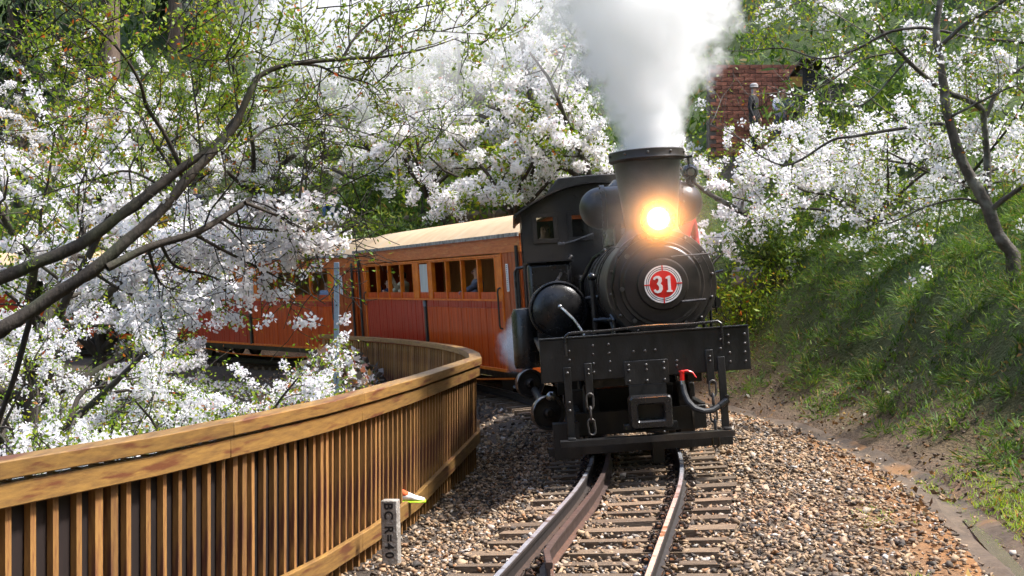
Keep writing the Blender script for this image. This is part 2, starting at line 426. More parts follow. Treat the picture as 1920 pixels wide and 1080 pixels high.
# ---------------------------------------------------------------- ballast stones
def island_ramp(name, stops, rough=.8, bump=.3, bscale=60, spec=.4, trans=0):
    m, nt, N, L = new_mat(name)
    out = N.new('ShaderNodeOutputMaterial'); p = N.new('ShaderNodeBsdfPrincipled'); p.inputs['Roughness'].default_value = rough; p.inputs['Specular IOR Level'].default_value = spec
    g = N.new('ShaderNodeNewGeometry'); cr = N.new('ShaderNodeValToRGB'); e = cr.color_ramp.elements
    while len(e) < len(stops): e.new(.5)
    for el, (t, c) in zip(e, stops): el.position = t; el.color = rgba(c)
    L.new(g.outputs['Random Per Island'], cr.inputs[0])
    col = cr.outputs[0]
    tc = N.new('ShaderNodeTexCoord'); nz = N.new('ShaderNodeTexNoise'); nz.inputs['Scale'].default_value = bscale; nz.inputs['Detail'].default_value = 4
    L.new(tc.outputs['Object'], nz.inputs['Vector'])
    if not trans:
        fm = N.new('ShaderNodeMapRange'); fm.inputs[3].default_value = .6; fm.inputs[4].default_value = 1.4; L.new(nz.outputs[0], fm.inputs[0])
        mu = N.new('ShaderNodeMix'); mu.data_type = 'RGBA'; mu.blend_type = 'MULTIPLY'; mu.inputs[0].default_value = 1
        L.new(col, mu.inputs[6]); L.new(fm.outputs[0], mu.inputs[7]); col = mu.outputs[2]
    L.new(col, p.inputs['Base Color'])
    if bump:
        bp = N.new('ShaderNodeBump'); bp.inputs['Strength'].default_value = bump; bp.inputs['Distance'].default_value = .01
        L.new(nz.outputs[0], bp.inputs['Height']); L.new(bp.outputs[0], p.inputs['Normal'])
    sh = p.outputs[0]
    if trans:
        tr = N.new('ShaderNodeBsdfTranslucent'); L.new(col, tr.inputs[0]); ms = N.new('ShaderNodeMixShader'); ms.inputs[0].default_value = trans
        L.new(sh, ms.inputs[1]); L.new(tr.outputs[0], ms.inputs[2]); sh = ms.outputs[0]
    L.new(sh, out.inputs[0]); return m
K['stone'] = island_ramp('ballast_stone', [(0,(.05,.043,.037)),(.14,(.10,.08,.062)),(.36,(.18,.12,.075)),(.55,(.28,.19,.11)),(.75,(.39,.28,.175)),(.86,(.29,.14,.058)),(.94,(.40,.33,.25)),(1,(.46,.42,.38))])
def rot_mats(n, r_, tilt=.6):
    a = r_.uniform(0, 2*np.pi, n); b = r_.normal(0, tilt, n); c = r_.normal(0, tilt, n)
    ca, sa, cb, sb, cc, sc = np.cos(a), np.sin(a), np.cos(b), np.sin(b), np.cos(c), np.sin(c)
    Rz = np.zeros((n,3,3)); Rz[:,0,0]=ca; Rz[:,0,1]=-sa; Rz[:,1,0]=sa; Rz[:,1,1]=ca; Rz[:,2,2]=1
    Rx = np.zeros((n,3,3)); Rx[:,0,0]=1; Rx[:,1,1]=cb; Rx[:,1,2]=-sb; Rx[:,2,1]=sb; Rx[:,2,2]=cb
    Ry = np.zeros((n,3,3)); Ry[:,1,1]=1; Ry[:,0,0]=cc; Ry[:,0,2]=sc; Ry[:,2,0]=-sc; Ry[:,2,2]=cc
    return Rz @ Rx @ Ry
def stones(name, s, d, size, dz, r_):
    n = len(s)
    cube = np.array([(i,j,k) for i in (-1,1) for j in (-1,1) for k in (-1,1)], float)
    c = cube[None]*(1 + r_.uniform(-.75, .25, (n, 8, 3)))
    sz = size[:, None]*np.stack([r_.uniform(.7,1.3,n), r_.uniform(.5,.95,n), r_.uniform(.3,.62,n)], -1)
    c = c*sz[:, None, :]*.5
    c = np.einsum('nij,nkj->nki', rot_mats(n, r_, .45), c)
    p = sd_xy(s, d); z = gz(s, d) + dz
    c = c + np.concatenate([p, z[:, None]], -1)[:, None, :]
    fq = np.array([(0,1,3,2),(4,6,7,5),(0,4,5,1),(2,3,7,6),(0,2,6,4),(1,5,7,3)])
    return np_mesh(name, c.reshape(-1,3), quads=(fq[None]+8*np.arange(n)[:,None,None]).reshape(-1,4))
n = 46000
s_ = -8.2 + 14.5*rng.random(n)**1.15; d_ = rng.uniform(-1.95, 2.75, n)
keep = (rng.random(n) < np.interp(d_, [-1.95,-1.5,1.6,2.0,2.45], [.45,1,1,.6,.28]))
rel = np.abs(np.abs(d_)-.411); keep &= rel > .042
keep &= np.abs(d_+.262) > .045
s_, d_ = s_[keep], d_[keep]; n = len(s_)
size = rng.uniform(.020,.044,n)*np.where(rng.random(n) < .1, 1.55, 1.0)*np.interp(s_, [-6,2,6], [1,1.1,1.3])
rel = np.minimum(np.abs(np.abs(d_)-.411), np.abs(d_+.262))
me = stones('ballast', s_, d_, size, np.interp(rel,[.04,.16],[.034,0])+np.interp(np.abs(d_),[0,.9,1.2],[.034,.03,.012])+rng.uniform(-.012,.02,n), rng)
tag(link('gravel', me, K['stone']), 'angular tan and brown ballast stones packed round the sleepers', 'gravel', kind='stuff')
s_ = rng.uniform(6.3, 24, 5000); d_ = rng.uniform(-2.0, 2.4, 5000)
me = stones('ballast_far', s_, d_, rng.uniform(.05,.09,5000), rng.uniform(-.01,.02,5000), rng)
tag(link('gravel', me, K['stone']), 'coarse ballast beneath and behind the locomotive', 'gravel', kind='stuff')

# ---------------------------------------------------------------- wooden fence
FP = [(-3.35,3.6),(-2.75,5.0),(-2.31,6.25),(-1.90,7.36),(-1.58,8.55),(-1.32,9.65),(-1.10,10.9),(-.865,12.5),(-.64,14.4)]
for s in np.arange(3.6, 20.0, 1.6): q = sd_xy(np.array(s), np.array(-1.70)); FP.append((float(q[0]), float(q[1])))
FP = np.array(FP)
seg = np.r_[0, np.cumsum(np.hypot(*np.diff(FP, axis=0).T))]
def fpt(t): return np.array([np.interp(t, seg, FP[:,0]), np.interp(t, seg, FP[:,1])])
def fdir(t):
    a, b = fpt(max(t-.05,0)), fpt(min(t+.05, seg[-1])); v = b-a; return v/np.hypot(*v)
def ftop(y): return float(np.interp(y, [0,17,32], [.78,.77,.60]))
def fbot(y): return float(np.interp(y, [0,9,12,16.5,32], [-.30,-.30,-.30,-.10,-.34]))
tip = fpt(0)
fence = thing('wooden_fence', 'brown timber fence with thick handrail curving along the track', 'fence', (FP[4][0], FP[4][1], -.5))
def board(t0, t1, side0, side1, zf, z0, z1, name):
    b = MB(); ts = [t0] + [x for x in seg if t0+.05 < x < t1-.05] + [t1]; pts = []
    pv, qv = [], []
    for t in ts:
        p = fpt(t); v = fdir(t); nrm = np.array([v[1], -v[0]])
        zz = zf(p[1])
        for sd_, z in ((side0,z0),(side1,z0),(side1,z1),(side0,z1)):
            b.v.append((p[0]+nrm[0]*sd_, p[1]+nrm[1]*sd_, zz+z))
    for i in range(len(ts)-1):
        for j in range(4): b.f.append((4*i+j, 4*i+(j+1)%4, 4*i+4+(j+1)%4, 4*i+4+j))
    b.f.append((3,2,1,0)); k = 4*(len(ts)-1); b.f.append((k,k+1,k+2,k+3))
    return b.build(name, K['fence'], fence, world=True, smooth=20, bevel=.006)
t = 0.0; k = 0
breaks = [0] + list(np.arange(2.45, seg[-1]-1, 2.42)) + [seg[-1]]
for a, b in zip(breaks[:-1], breaks[1:]):
    board(a+.002, b-.002, -.10, .05, ftop, -.083, 0+.002*(k%2), 'handrail')
    board(a+.003, b-.003, -.025, .03, ftop, -.215, -.103, 'upper_rail')
    board(a+.003, b-.003, -.01, .035, fbot, -.13, .01, 'bottom_rail')
    k += 1
bme = {}
def baluster(t, w, dep, mname):
    p = fpt(t); v = fdir(t); nrm = np.array([v[1], -v[0]]); zt = ftop(p[1])-.10; zb = min(float(gxy(p[0], p[1])), fbot(p[1]))-.08
    key = (w, dep)
    if key not in bme:
        q = MB(); q.box((0,0,0), (dep, w, 1)); bme[key] = q.mesh('baluster', 0); bme[key].materials.append(K['baluster'])
    o = link(mname, bme[key], None, fence); 
    o.location = (p[0]-nrm[0]*(dep/2+.012)-fence.location.x, p[1]-nrm[1]*(dep/2+.012)-fence.location.y, (zt+zb)/2-fence.location.z)
    o.rotation_euler = (0, random.uniform(-.004,.004), math.atan2(-v[0], v[1])+random.uniform(-.03,.03)); o.scale = (1, 1, zt-zb)
    return o
def gap_shade(t0, t1):  # added boards that stand in for the shade between balusters
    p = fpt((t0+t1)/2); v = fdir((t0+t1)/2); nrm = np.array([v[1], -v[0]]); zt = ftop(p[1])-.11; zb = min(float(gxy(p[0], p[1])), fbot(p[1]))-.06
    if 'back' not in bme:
        q = MB(); q.box((0,0,0), (.02, 1, 1)); bme['back'] = q.mesh('gap_shade_board', 0); bme['back'].materials.append(K['gap_shade'])
    o = link('gap_shade_board', bme['back'], None, fence)
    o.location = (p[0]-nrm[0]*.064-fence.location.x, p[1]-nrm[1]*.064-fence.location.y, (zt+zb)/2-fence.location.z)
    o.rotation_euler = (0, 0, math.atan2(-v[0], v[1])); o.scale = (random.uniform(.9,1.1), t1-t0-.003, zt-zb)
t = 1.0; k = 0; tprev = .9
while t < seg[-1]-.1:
    if fpt(t)[1] < 17.8: gap_shade(tprev, t)
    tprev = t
    if k % 8 == 7:
        baluster(t-.02, .060, .045, 'post'); baluster(t+.105, .060, .045, 'post'); t += .225
    else:
        baluster(t, .040, .036, 'baluster'); t += .168*random.uniform(.95,1.05)
    k += 1

# ---------------------------------------------------------------- curve marker post
mx_, my_ = -.895, 10.35
mk = thing('curve_marker_post', 'short weathered concrete post lettered BC R=40 in front of the fence', 'marker post', (mx_, my_, float(gxy(mx_, my_))-.02), (0, R(-1.5), R(-8)))
b = MB(); b.bb(-.062,.062,-.055,.055,-.1,.52); 
b.build('post', K['concrete'], mk, bevel=.008)
def text_mesh(body, size, extrude=.001, name='lettering'):
    cu = bpy.data.curves.new(name, 'FONT'); cu.body = body; cu.size = size; cu.extrude = extrude; cu.offset = .0028; cu.align_x = 'CENTER'; cu.align_y = 'CENTER'
    o = bpy.data.objects.new(name, cu); COL.objects.link(o)
    dg = bpy.context.evaluated_depsgraph_get(); dg.update()
    me = bpy.data.meshes.new_from_object(o.evaluated_get(dg)); bpy.data.objects.remove(o); bpy.data.curves.remove(cu)
    me.name = name; return me
for ch_, off in (('B',-.185),('C',-.118),('R',-.012),('=',.052),('4',.112),('0',.178)):
    link('letter', text_mesh(ch_, .092, name='letter'), K['ink'], mk).matrix_local = Matrix(((0,1,0,-.005),(0,0,-1,-.0575),(-1,0,0,.295-off),(0,0,0,1)))

# ---------------------------------------------------------------- locomotive
LY = 12.2
loco = thing('steam_locomotive', 'black steam locomotive with red number 31 plate, lit headlamp and flared chimney', 'locomotive', (1.24, LY, 0), (0, R(-4), 0))
_c4, _s4 = math.cos(R(4)), math.sin(R(4))
def fl(px, py, y):
    """measured point on the plane y of the locomotive, in its own axes"""
    Y = LY+y; dx = (px-960)/2600*Y-1.24; dz = 1.53-(py-550)/2600*Y
    return (dx*_c4+dz*_s4, -dx*_s4+dz*_c4)
BK, BG, BO = K['black'], K['black_gloss'], K['boiler']
def LP(name, m_, mt=BK, parent=None, **kw): return m_.build(name, mt, parent or loco, **kw)
b = MB(); b.bb(-.925,.925,0,.11,.80,1.18); beam = LP('buffer_beam', b, bevel=.008)
b = MB(); b.bb(-.925,.925,-.012,.13,1.1815,1.192); LP('top_angle', b, parent=beam)
rv = MB()
for zx, zy in [(295,200),(298,267),(303,340),(306,408),(418,190),(423,258),(430,325),(430,400),(612,247),(702,240),(783,233),(1350,118),(1353,182),(1362,255),(1366,325),(1477,108),(1480,182),(1482,250),(1487,320),(112,245),(115,313),(950,318),(950,355),(1290,152),(1290,222)]:
    x, z = fl(1040+zx/4.153, 600+zy/4.153, 0)
    rv.sphere((x, -.003, z), .0135, 8, 6, (1,.7,1))
for x, z in ((-.155,.91),(-.155,.865),(-.155,.77),(.0,.905),(.0,.86),(.0,.765),(.155,.915),(.155,.86),(.155,.765)):
    rv.sphere((x, -.027, z), .0135, 8, 6, (1,.7,1))
for z in (.9,.86): rv.sphere((-.51, -.047, z), .012, 8, 6); rv.sphere((.56, -.047, z+.04), .012, 8, 6)
for z in (.88,.62,.55): rv.sphere((-.695, -.037, z), .014, 8, 6, (1,.7,1))
tag(LP('rivets', rv, K['dull_steel'], beam), kind='stuff')
b = MB(); b.bb(-.195,.195,-.024,0,.735,.945); b.bb(-.165,.165,-.022,0,.60,.735); LP('drawgear_plate', b, bevel=.004)
# coupler pocket
b = MB()
def rrect(w, h, r, n=5):
    return [(sx*(w-r)+r*math.cos(a0+k*math.pi/2/n), sz*(h-r)+r*math.sin(a0+k*math.pi/2/n)) for sx, sz, a0 in ((1,1,0),(-1,1,math.pi/2),(-1,-1,math.pi),(1,-1,1.5*math.pi)) for k in range(n+1)]
ro = [(rrect(.185,.142,.035),-.02),(rrect(.185,.142,.035),-.20),(rrect(.172,.129,.03),-.22),(rrect(.125,.082,.02),-.22),(rrect(.112,.068,.015),-.205),(rrect(.105,.06,.012),-.03)]
for pr_, y in ro: b.v += [(x, y, .5025+z) for x, z in pr_]
n_ = len(ro[0][0])
for k in range(len(ro)-1):
    for i in range(n_): b.f.append((k*n_+i, k*n_+(i+1)%n_, (k+1)*n_+(i+1)%n_, (k+1)*n_+i))
cp = LP('coupler', b, BG)
b = MB(); b.bb(-.114,.114,-.08,-.04,.42,.56); LP('pocket', b, BK, cp)
b = MB(); b.bb(-.235,.235,-.10,0,.345,.40); LP('coupler_seat', b, BK, bevel=.006)
b = MB(); b.bb(-.80,.70,-.26,-.06,.272,.300); LP('footboard', b, BK, bevel=.004)
b = MB(); b.bb(-.80,.70,-.275,-.262,.255,.306); LP('footboard_edge', b, BK)
for x0 in (-.728, .628):
    b = MB(); b.bb(x0, x0+.065, -.03, .0, .30, .93); b.bb(x0, x0+.065, -.16, -.03, .302, .318); LP('post', b, BK, bevel=.004)
for x0, z0 in ((-.543,.655),(.525,.70)):
    b = MB(); b.bb(x0, x0+.066, -.042, -.001, z0, z0+.30); LP('chain_bracket', b, BK, bevel=.005)
lk = MB(); pts = []
for i in range(20):
    a = 2*math.pi*i/20; x = .030*math.cos(a); z = .034*math.sin(a) + (.035 if math.sin(a) > 0 else -.035)
    pts.append((x, 0, z))
lk.tube(pts, .0095, 6, closed=True); lkme = lk.mesh('link'); lkme.materials.append(K['dull_steel'])
for x, z, k in ((-.51,.62,3),(.56,.66,5)):
    ch = empty('chain', (x, -.06, z), parent=loco)
    for i in range(k): link('link', lkme, None, ch, (random.uniform(-.006,.006), 0, -i*.112), (0, random.uniform(-.06,.06), R(90 if i % 2 else 8)))
# front handrail
x0, z0, x1, z1 = -.69, 1.215, .68, 1.235
pts = [(x0-.005,-.035,1.03),(x0-.005,-.035,1.13),(x0,-.035,1.20)]+[(x0+.03,-.035,1.226)]+[(x0+.1+(x1-x0-.2)*t,-.035,1.230+.012*t-.006*math.sin(t*9)) for t in np.linspace(0,1,9)]+[(x1-.03,-.035,1.243),(x1,-.035,1.222),(x1+.003,-.035,1.13),(x1+.003,-.035,1.03)]
b = MB(); b.tube(pts, .013, 8); LP('front_handrail', b, BG)
# running deck, frame
b = MB(); b.bb(-.92,.92,.12,8.7,1.06,1.095); LP('running_board', b, BK)
for x in (-.5, .38):
    b = MB(); b.bb(x,x+.12,.13,8.8,.72,1.058); LP('frame_beam', b, BK)
# smokebox
BX, BZ = .25, 1.60
b = MB()
b.lathe([(.0,.46),(.19,.455),(.225,.46),(.235,.475),(.24,.50),(.30,.505),(.345,.515),(.36,.53),(.385,.53),(.395,.55),(.43,.56),(.455,.56),(.46,.575),(.505,.58),(.512,.60),(.512,.66),(.50,.67),(.50,1.75),(.0,1.75)], (BX,0,BZ), (0,1,0), 56, closed=False)
sb = LP('smokebox', b, BO, smooth=30)
b = MB()
for i in range(14):
    a = 2*math.pi*(i+.3)/14; b.sphere((BX+.475*math.cos(a), .565, BZ+.475*math.sin(a)), .016, 8, 6)
for a, r_ in ((.5,.41),(2.4,.41),(3.2,.37),(4.0,.42),(5.2,.42)):
    b.cyl((BX+r_*math.cos(a), .50, BZ+r_*math.sin(a)), (BX+r_*math.cos(a), .58, BZ+r_*math.sin(a)), .022, n=8)
tag(LP('bolts', b, K['dull_steel'], sb), kind='stuff')
b = MB(); b.tube([(BX+.16,.46,BZ-.17),(BX+.38,.46,BZ-.165)], .012, 8); b.tube([(BX+.10,.50,BZ+.245),(BX+.46,.50,BZ+.25)], .008, 6); LP('door_handle', b, K['dull_steel'], sb)
b = MB(); b.tube([(BX-.44,.50,BZ-.20),(BX-.47,.47,BZ+.0),(BX-.40,.47,BZ+.27),(BX-.2,.47,BZ+.47)], .012, 8); LP('door_rail', b, BG, sb)
# number plate
b = MB(); b.lathe([(.0,0),(.172,0),(.172,.016),(0,.016)], (BX,.440,BZ), (0,1,0), 48, closed=False); npl = LP('number_plate', b, BG)
def ring(r0, r1, y):
    q = MB(); n = 64
    for i in range(n):
        a = 2*math.pi*i/n; q.v += [(BX+r0*math.cos(a), y, BZ+r0*math.sin(a)), (BX+r1*math.cos(a), y, BZ+r1*math.sin(a)), (BX+r0*math.cos(a), y+.004, BZ+r0*math.sin(a)), (BX+r1*math.cos(a), y+.004, BZ+r1*math.sin(a))]
    for i in range(n):
        j = (i+1) % n
        q.f += [(4*i,4*i+1,4*j+1,4*j),(4*i+1,4*i+3,4*j+3,4*j+1),(4*i,4*j,4*j+2,4*i+2)]
    return q
for r0, r1 in ((.157,.172),(.141,.151),(.124,.135)): LP('white_ring', ring(r0, r1, .437), K['white'], npl)
b = MB(); b.lathe([(0,0),(.1235,0),(.1235,.004)], (BX,.4375,BZ), (0,1,0), 48, closed=False); LP('red_disc', b, K['red'], npl)
for a in range(4):
    q = MB(); w = .0055; m_ = Matrix.Rotation(a*math.pi/2, 4, 'Y')
    for dx in (-w-.008, w):
        pass
    q.bb(-w, w, .4345, .4365, .122, .174); q.v = [tuple(m_ @ Vector((v[0], 0, v[2])) + Vector((BX, v[1], BZ))) for v in q.v]
    LP('red_mark', q, K['red'], npl)
def stroke(path, width):
    q = MB(); k = len(path)
    for i, (x, z) in enumerate(path):
        a, c = Vector(path[max(i-1,0)]), Vector(path[min(i+1,k-1)]); t = (c-a).normalized(); nn = Vector((-t.y, t.x))
        w = width[i] if hasattr(width, '__len__') else width
        for y in (.4275, .4365):
            q.v += [(x+nn.x*w/2, y, z+nn.y*w/2), (x-nn.x*w/2, y, z-nn.y*w/2)]
    for i in range(k-1):
        o = 4*i; q.f += [(o,o+1,o+5,o+4),(o+2,o+6,o+7,o+3),(o,o+4,o+6,o+2),(o+1,o+3,o+7,o+5)]
    q.f += [(0,2,3,1),(4*k-4,4*k-3,4*k-1,4*k-2)]
    return q
P3 = [(-.036,.047),(-.030,.060),(-.012,.070),(.010,.068),(.024,.054),(.025,.034),(.014,.016),(-.004,.007),(.014,-.001),(.027,-.018),(.028,-.042),(.016,-.062),(-.008,-.070),(-.028,-.063),(-.038,-.046)]
W3 = [.020,.022,.022,.026,.032,.032,.028,.016,.028,.034,.034,.028,.022,.022,.020]
q = stroke([(BX-.048+x*.9, BZ+z*.98) for x, z in P3], W3); LP('digit_three', q, K['white'], npl)
q = MB(); poly = [(.028,-.074),(.082,-.074),(.082,-.060),(.068,-.056),(.068,.074),(.050,.074),(.026,.062),(.026,.048),(.042,.050),(.042,-.056),(.028,-.060)]
q.extrude([(BX+x, z) for x, z in poly], (0,.4275,BZ), (1,0,0), (0,0,1), (0,.009,0)); LP('digit_one', q, K['white'], npl)
# boiler
b = MB(); b.lathe([(.49,1.75),(.50,1.76),(.50,5.52)], (BX,0,BZ), (0,1,0), 48, closed=False); bl = LP('boiler', b, BO, smooth=30)
for y in (1.78,2.15,2.75,3.45,4.2,4.95):
    b = MB(); b.lathe([(.50,y),(.514,y+.002),(.514,y+.048),(.50,y+.05)], (BX,0,BZ), (0,1,0), 48, closed=False); LP('band', b, BG, bl)
b = MB(); b.lathe([(.34,0),(.31,.12),(.31,.50),(.28,.62),(.18,.72),(.0,.755)], (BX,3.1,BZ+.46), (0,0,1), 32, closed=False); LP('steam_dome', b, BG)
b = MB(); b.lathe([(.26,0),(.25,.4),(.20,.5),(0,.55)], (BX,4.4,BZ+.46), (0,0,1), 28, closed=False); LP('sand_dome', b, BG)
# chimney
b = MB(); SX, SY = .236, .98
b.lathe([(.36,1.98),(.30,2.06),(.262,2.11),(.247,2.15),(.318,2.765),(.352,2.775),(.366,2.79),(.362,2.80),(.362,2.862),(.350,2.87),(.325,2.865),(.30,2.70),(.22,2.2)], (SX,SY,0), (0,0,1), 48, closed=False)
cm = LP('chimney', b, BO, smooth=30)
b = MB()
for i in range(10):
    a = 2*math.pi*(i+.4)/10; b.sphere((SX+.364*math.cos(a), SY+.364*math.sin(a), 2.832), .014, 8, 6)
tag(LP('rim_bolts', b, K['dull_steel'], cm), kind='stuff')
# headlamp (lit)
HX, HZ = .242, 2.197
b = MB(); b.lathe([(.10,.66),(.15,.63),(.152,.42),(.165,.415),(.165,.385),(.10,.38),(.084,.40)], (HX,0,HZ), (0,1,0), 32, closed=False); hl = LP('headlamp', b, BG)
K['lamp'] = emit_mat('lit_headlamp', (1.0,.72,.30), 60)
b = MB(); b.lathe([(.0,.386),(.05,.388),(.085,.392)], (HX,0,HZ), (0,1,0), 28, closed=False); LP('lens', b, K['lamp'], hl)
b = MB(); b.bb(HX-.10,HX+.10,.40,.66,2.02,2.05); b.cyl((HX,.52,2.0),(HX,.52,2.06),.06); LP('lamp_bracket', b, BK)
ld = bpy.data.lights.new('headlamp_light', 'SPOT'); ld.energy = 80; ld.spot_size = R(150); ld.spot_blend = .8; ld.color = (1.0,.27,.012); ld.shadow_soft_size = .03
lo_ = bpy.data.objects.new('headlamp_light', ld); COL.objects.link(lo_); lo_.parent = loco; lo_.location = (HX, .35, HZ); lo_.rotation_euler = (R(86), 0, R(180))
# transverse tank behind the chimney
b = MB(); TY, TZ, TR = 1.50, 2.39, .208
def dome(x, sgn): return [(TR*math.cos(t), x+sgn*.21*math.sin(t)) for t in np.linspace(0, math.pi/2, 8)]
pr = dome(-.20, -1)[::-1] + [(TR+.018,-.20),(TR+.018,-.155),(TR,-.15),(TR,.55),(TR+.018,.555),(TR+.018,.60)] + dome(.60, 1)
b.lathe(pr, (0,TY,TZ), (1,0,0), 36, closed=False); tk = LP('transverse_tank', b, BO, smooth=30)
b = MB()
for x in (-.178, .578):
    for i in range(18):
        a = 2*math.pi*i/18; b.sphere((x-.02 if x < 0 else x+.02, TY+(TR+.012)*math.cos(a), TZ+(TR+.012)*math.sin(a)), .013, 6, 5)
tag(LP('flange_bolts', b, K['dull_steel'], tk), kind='stuff')
for x in (-.05, .5):
    b = MB(); b.bb(x-.03,x+.03,TY-.12,TY+.12,2.0,2.22); LP('tank_saddle', b, BK)
# bell with its yoke
b = MB(); bx, by = .70, 1.42
b.lathe([(.0,-.06),(.05,-.06),(.075,-.02),(.08,.06),(.06,.10),(.03,.12)], (bx,by,2.68), (0,1,.1), 20, closed=False); bell = LP('whistle_valve', b, BG)
b = MB(); b.cyl((bx-.01,by,2.75),(bx-.01,by,2.83),.012); b.cyl((bx-.05,by,2.83),(bx+.03,by,2.835),.013); LP('valve_handle', b, BG, bell)
b = MB(); b.cyl((bx,by,2.56),(bx,by,2.64),.05); LP('valve_base', b, BG, bell)
b = MB(); b.lathe([(0,-.075),(.035,-.072),(.035,-.066)], (bx,by,2.68), (0,1,.1), 16, closed=False); LP('gauge_glass', b, K['steel'], bell)
# cab
CY0, CY1 = 5.5, 7.9
def arch(x): return 2.965-.36*(abs(x)/1.03)**2.0
b = MB(); wz0, wz1 = 2.24, 2.585
def wall(x0, x1, z0, z1, y=CY0): b.bb(x0, x1, y, y+.03, z0, z1)
wall(-.95,.95,1.09,wz0)
for x0, x1 in ((-.95,-.79),(-.51,-.34),(-.06,.06),(.34,.51),(.79,.95)): wall(x0, x1, wz0, wz1)
xs = np.linspace(-.95,.95,17); poly = [(-.95,wz1),(.95,wz1)] + [(x, arch(x)-.03) for x in xs[::-1]]
b.extrude(poly, (0,CY0,0), (1,0,0), (0,0,1), (0,.03,0))
cab = LP('cab_front', b, BK)
for x0, x1 in ((-.79,-.51),(-.34,-.06),(.06,.34),(.51,.79)):
    b = MB(); t_ = .035
    for a in ((x0-.02,x1+.02,wz0-.02,wz0+t_),(x0-.02,x1+.02,wz1-t_,wz1+.02),(x0-.02,x0+t_,wz0+t_,wz1-t_),(x1-t_,x1+.02,wz0+t_,wz1-t_)): b.bb(a[0],a[1],CY0-.02,CY0-.001,a[2],a[3])
    wf = LP('window', b, BK, bevel=.004)
m_, nt, N, L = new_mat('thin_window_glass')
out = N.new('ShaderNodeOutputMaterial'); tr = N.new('ShaderNodeBsdfTransparent'); tr.inputs[0].default_value = (.75,.8,.8,1); gl = N.new('ShaderNodeBsdfGlossy'); gl.inputs['Roughness'].default_value = .05
fz = N.new('ShaderNodeFresnel'); fz.inputs[0].default_value = 1.5; ms = N.new('ShaderNodeMixShader'); L.new(fz.outputs[0], ms.inputs[0]); L.new(tr.outputs[0], ms.inputs[1]); L.new(gl.outputs[0], ms.inputs[2]); L.new(ms.outputs[0], out.inputs[0])
K['pane'] = m_
for w_ in [c for c in loco.children if c.name.startswith('window')]:
    xs_ = [v.co.x for v in w_.data.vertices]; b = MB(); b.bb(min(xs_)+.04, max(xs_)-.04, CY0+.004, CY0+.010, wz0+.02, wz1-.02); LP('pane', b, K['pane'], w_)
for sx in (-1, 1):
    b = MB(); b.bb(sx*.95, sx*.92, CY0+.031, CY0+1.0, 1.09, 2.0); b.bb(sx*.95, sx*.92, CY0+.031, CY0+.15, 2.0, 2.60); b.bb(sx*.95, sx*.92, CY1-.5, CY1, 1.09, 2.60); b.bb(sx*.95, sx*.92, CY0+.151, CY1-.501, 2.45, 2.60); LP('cab_side', b, BK)
b = MB(); b.bb(-.92,.92,CY1-.03,CY1,1.09,2.62); LP('cab_rear', b, BK)
b = MB(); xs = np.linspace(-1.04,1.04,21)
poly = [(x, arch(x)) for x in xs] + [(x, arch(x)-.028) for x in xs[::-1]]
b.extrude(poly, (0,CY0-.16,0), (1,0,0), (0,0,1), (0,CY1-CY0+.4,0)); rf = LP('cab_roof', b, BK, smooth=25)
for sx in (-1,1):
    b = MB(); b.cyl((sx*1.03,CY0-.17,2.58),(sx*1.03,CY1+.24,2.58),.022,n=8); LP('gutter_bead', b, BG, rf)
b = MB(); poly = [(-.62,2.84),(-.44,3.045)] + [(x, 3.06-.02*(x/.5)**2) for x in np.linspace(-.38,.38,7)] + [(.44,3.045),(.62,2.84)]
b.extrude(poly, (0,CY0+.10,0), (1,0,0), (0,0,1), (0,1.9,0)); LP('roof_vent', b, BK, rf, bevel=.012)
b = MB(); b.bb(-.93,.93,CY1+.05,8.75,1.09,1.9); LP('coal_bunker', b, BK, bevel=.01)
b = MB(); b.bb(-.925,-.40,4.45,CY0-.002,1.10,1.955); st_ = LP('side_tank', b, BG, bevel=.05)
b = MB(); b.bb(-.93,-.36,4.40,CY0-.01,1.957,1.972); LP('tank_lid', b, BK, st_)
b = MB(); b.lathe([(.10,0),(.10,.30),(.06,.36),(0,.37)], (-.27,4.9,1.75), (0,-.3,-1), 18, closed=False); LP('oil_pot', b, BG)
# wiper / rods in front of the cab
b = MB(); b.tube([(-.42,5.42,2.20),(-.30,5.40,2.22),(-.05,5.38,2.30)], .010, 6); b.tube([(-.50,5.44,2.20),(-.42,5.42,2.20)], .018, 6); LP('reach_rod', b, K['steel'])
b = MB(); b.tube([(-.36,5.3,2.02),(-.72,3.4,1.56)], .020, 8); b.sphere((-.36,5.3,2.02),.032,8,6); LP('lever', b, BG)
# air drum
b = MB(); DX, DZ, DR = -.66, 1.405, .295
b.lathe([(.0,2.105),(.08,2.109),(.15,2.122),(.21,2.145),(.25,2.168),(.272,2.19),(.282,2.195),(.288,2.175),(DR+.006,2.18),(DR+.008,2.215),(DR,2.23),(DR,2.31),(DR+.012,2.315),(DR+.012,2.35),(DR,2.355),(DR,3.7),(0,3.72)], (DX,0,DZ), (0,1,0), 48, closed=False)
dr = LP('air_drum', b, BG, smooth=28)
b = MB(); b.tube([(DX+.01,2.12,DZ+.03),(DX+.012,2.06,DZ+.035),(DX+.06,2.02,DZ-.01),(DX+.14,1.95,DZ-.10),(DX+.20,1.85,DZ-.20),(DX+.23,1.75,DZ-.27)], .014, 8); b.sphere((DX+.012,2.06,DZ+.035),.026,10,8); LP('drain_pipe', b, K['steel'], dr)
for y in (2.5,3.4):
    b = MB(); b.bb(DX-.22,DX+.22,y,y+.06,1.096,1.17); LP('drum_saddle', b, BK, dr)
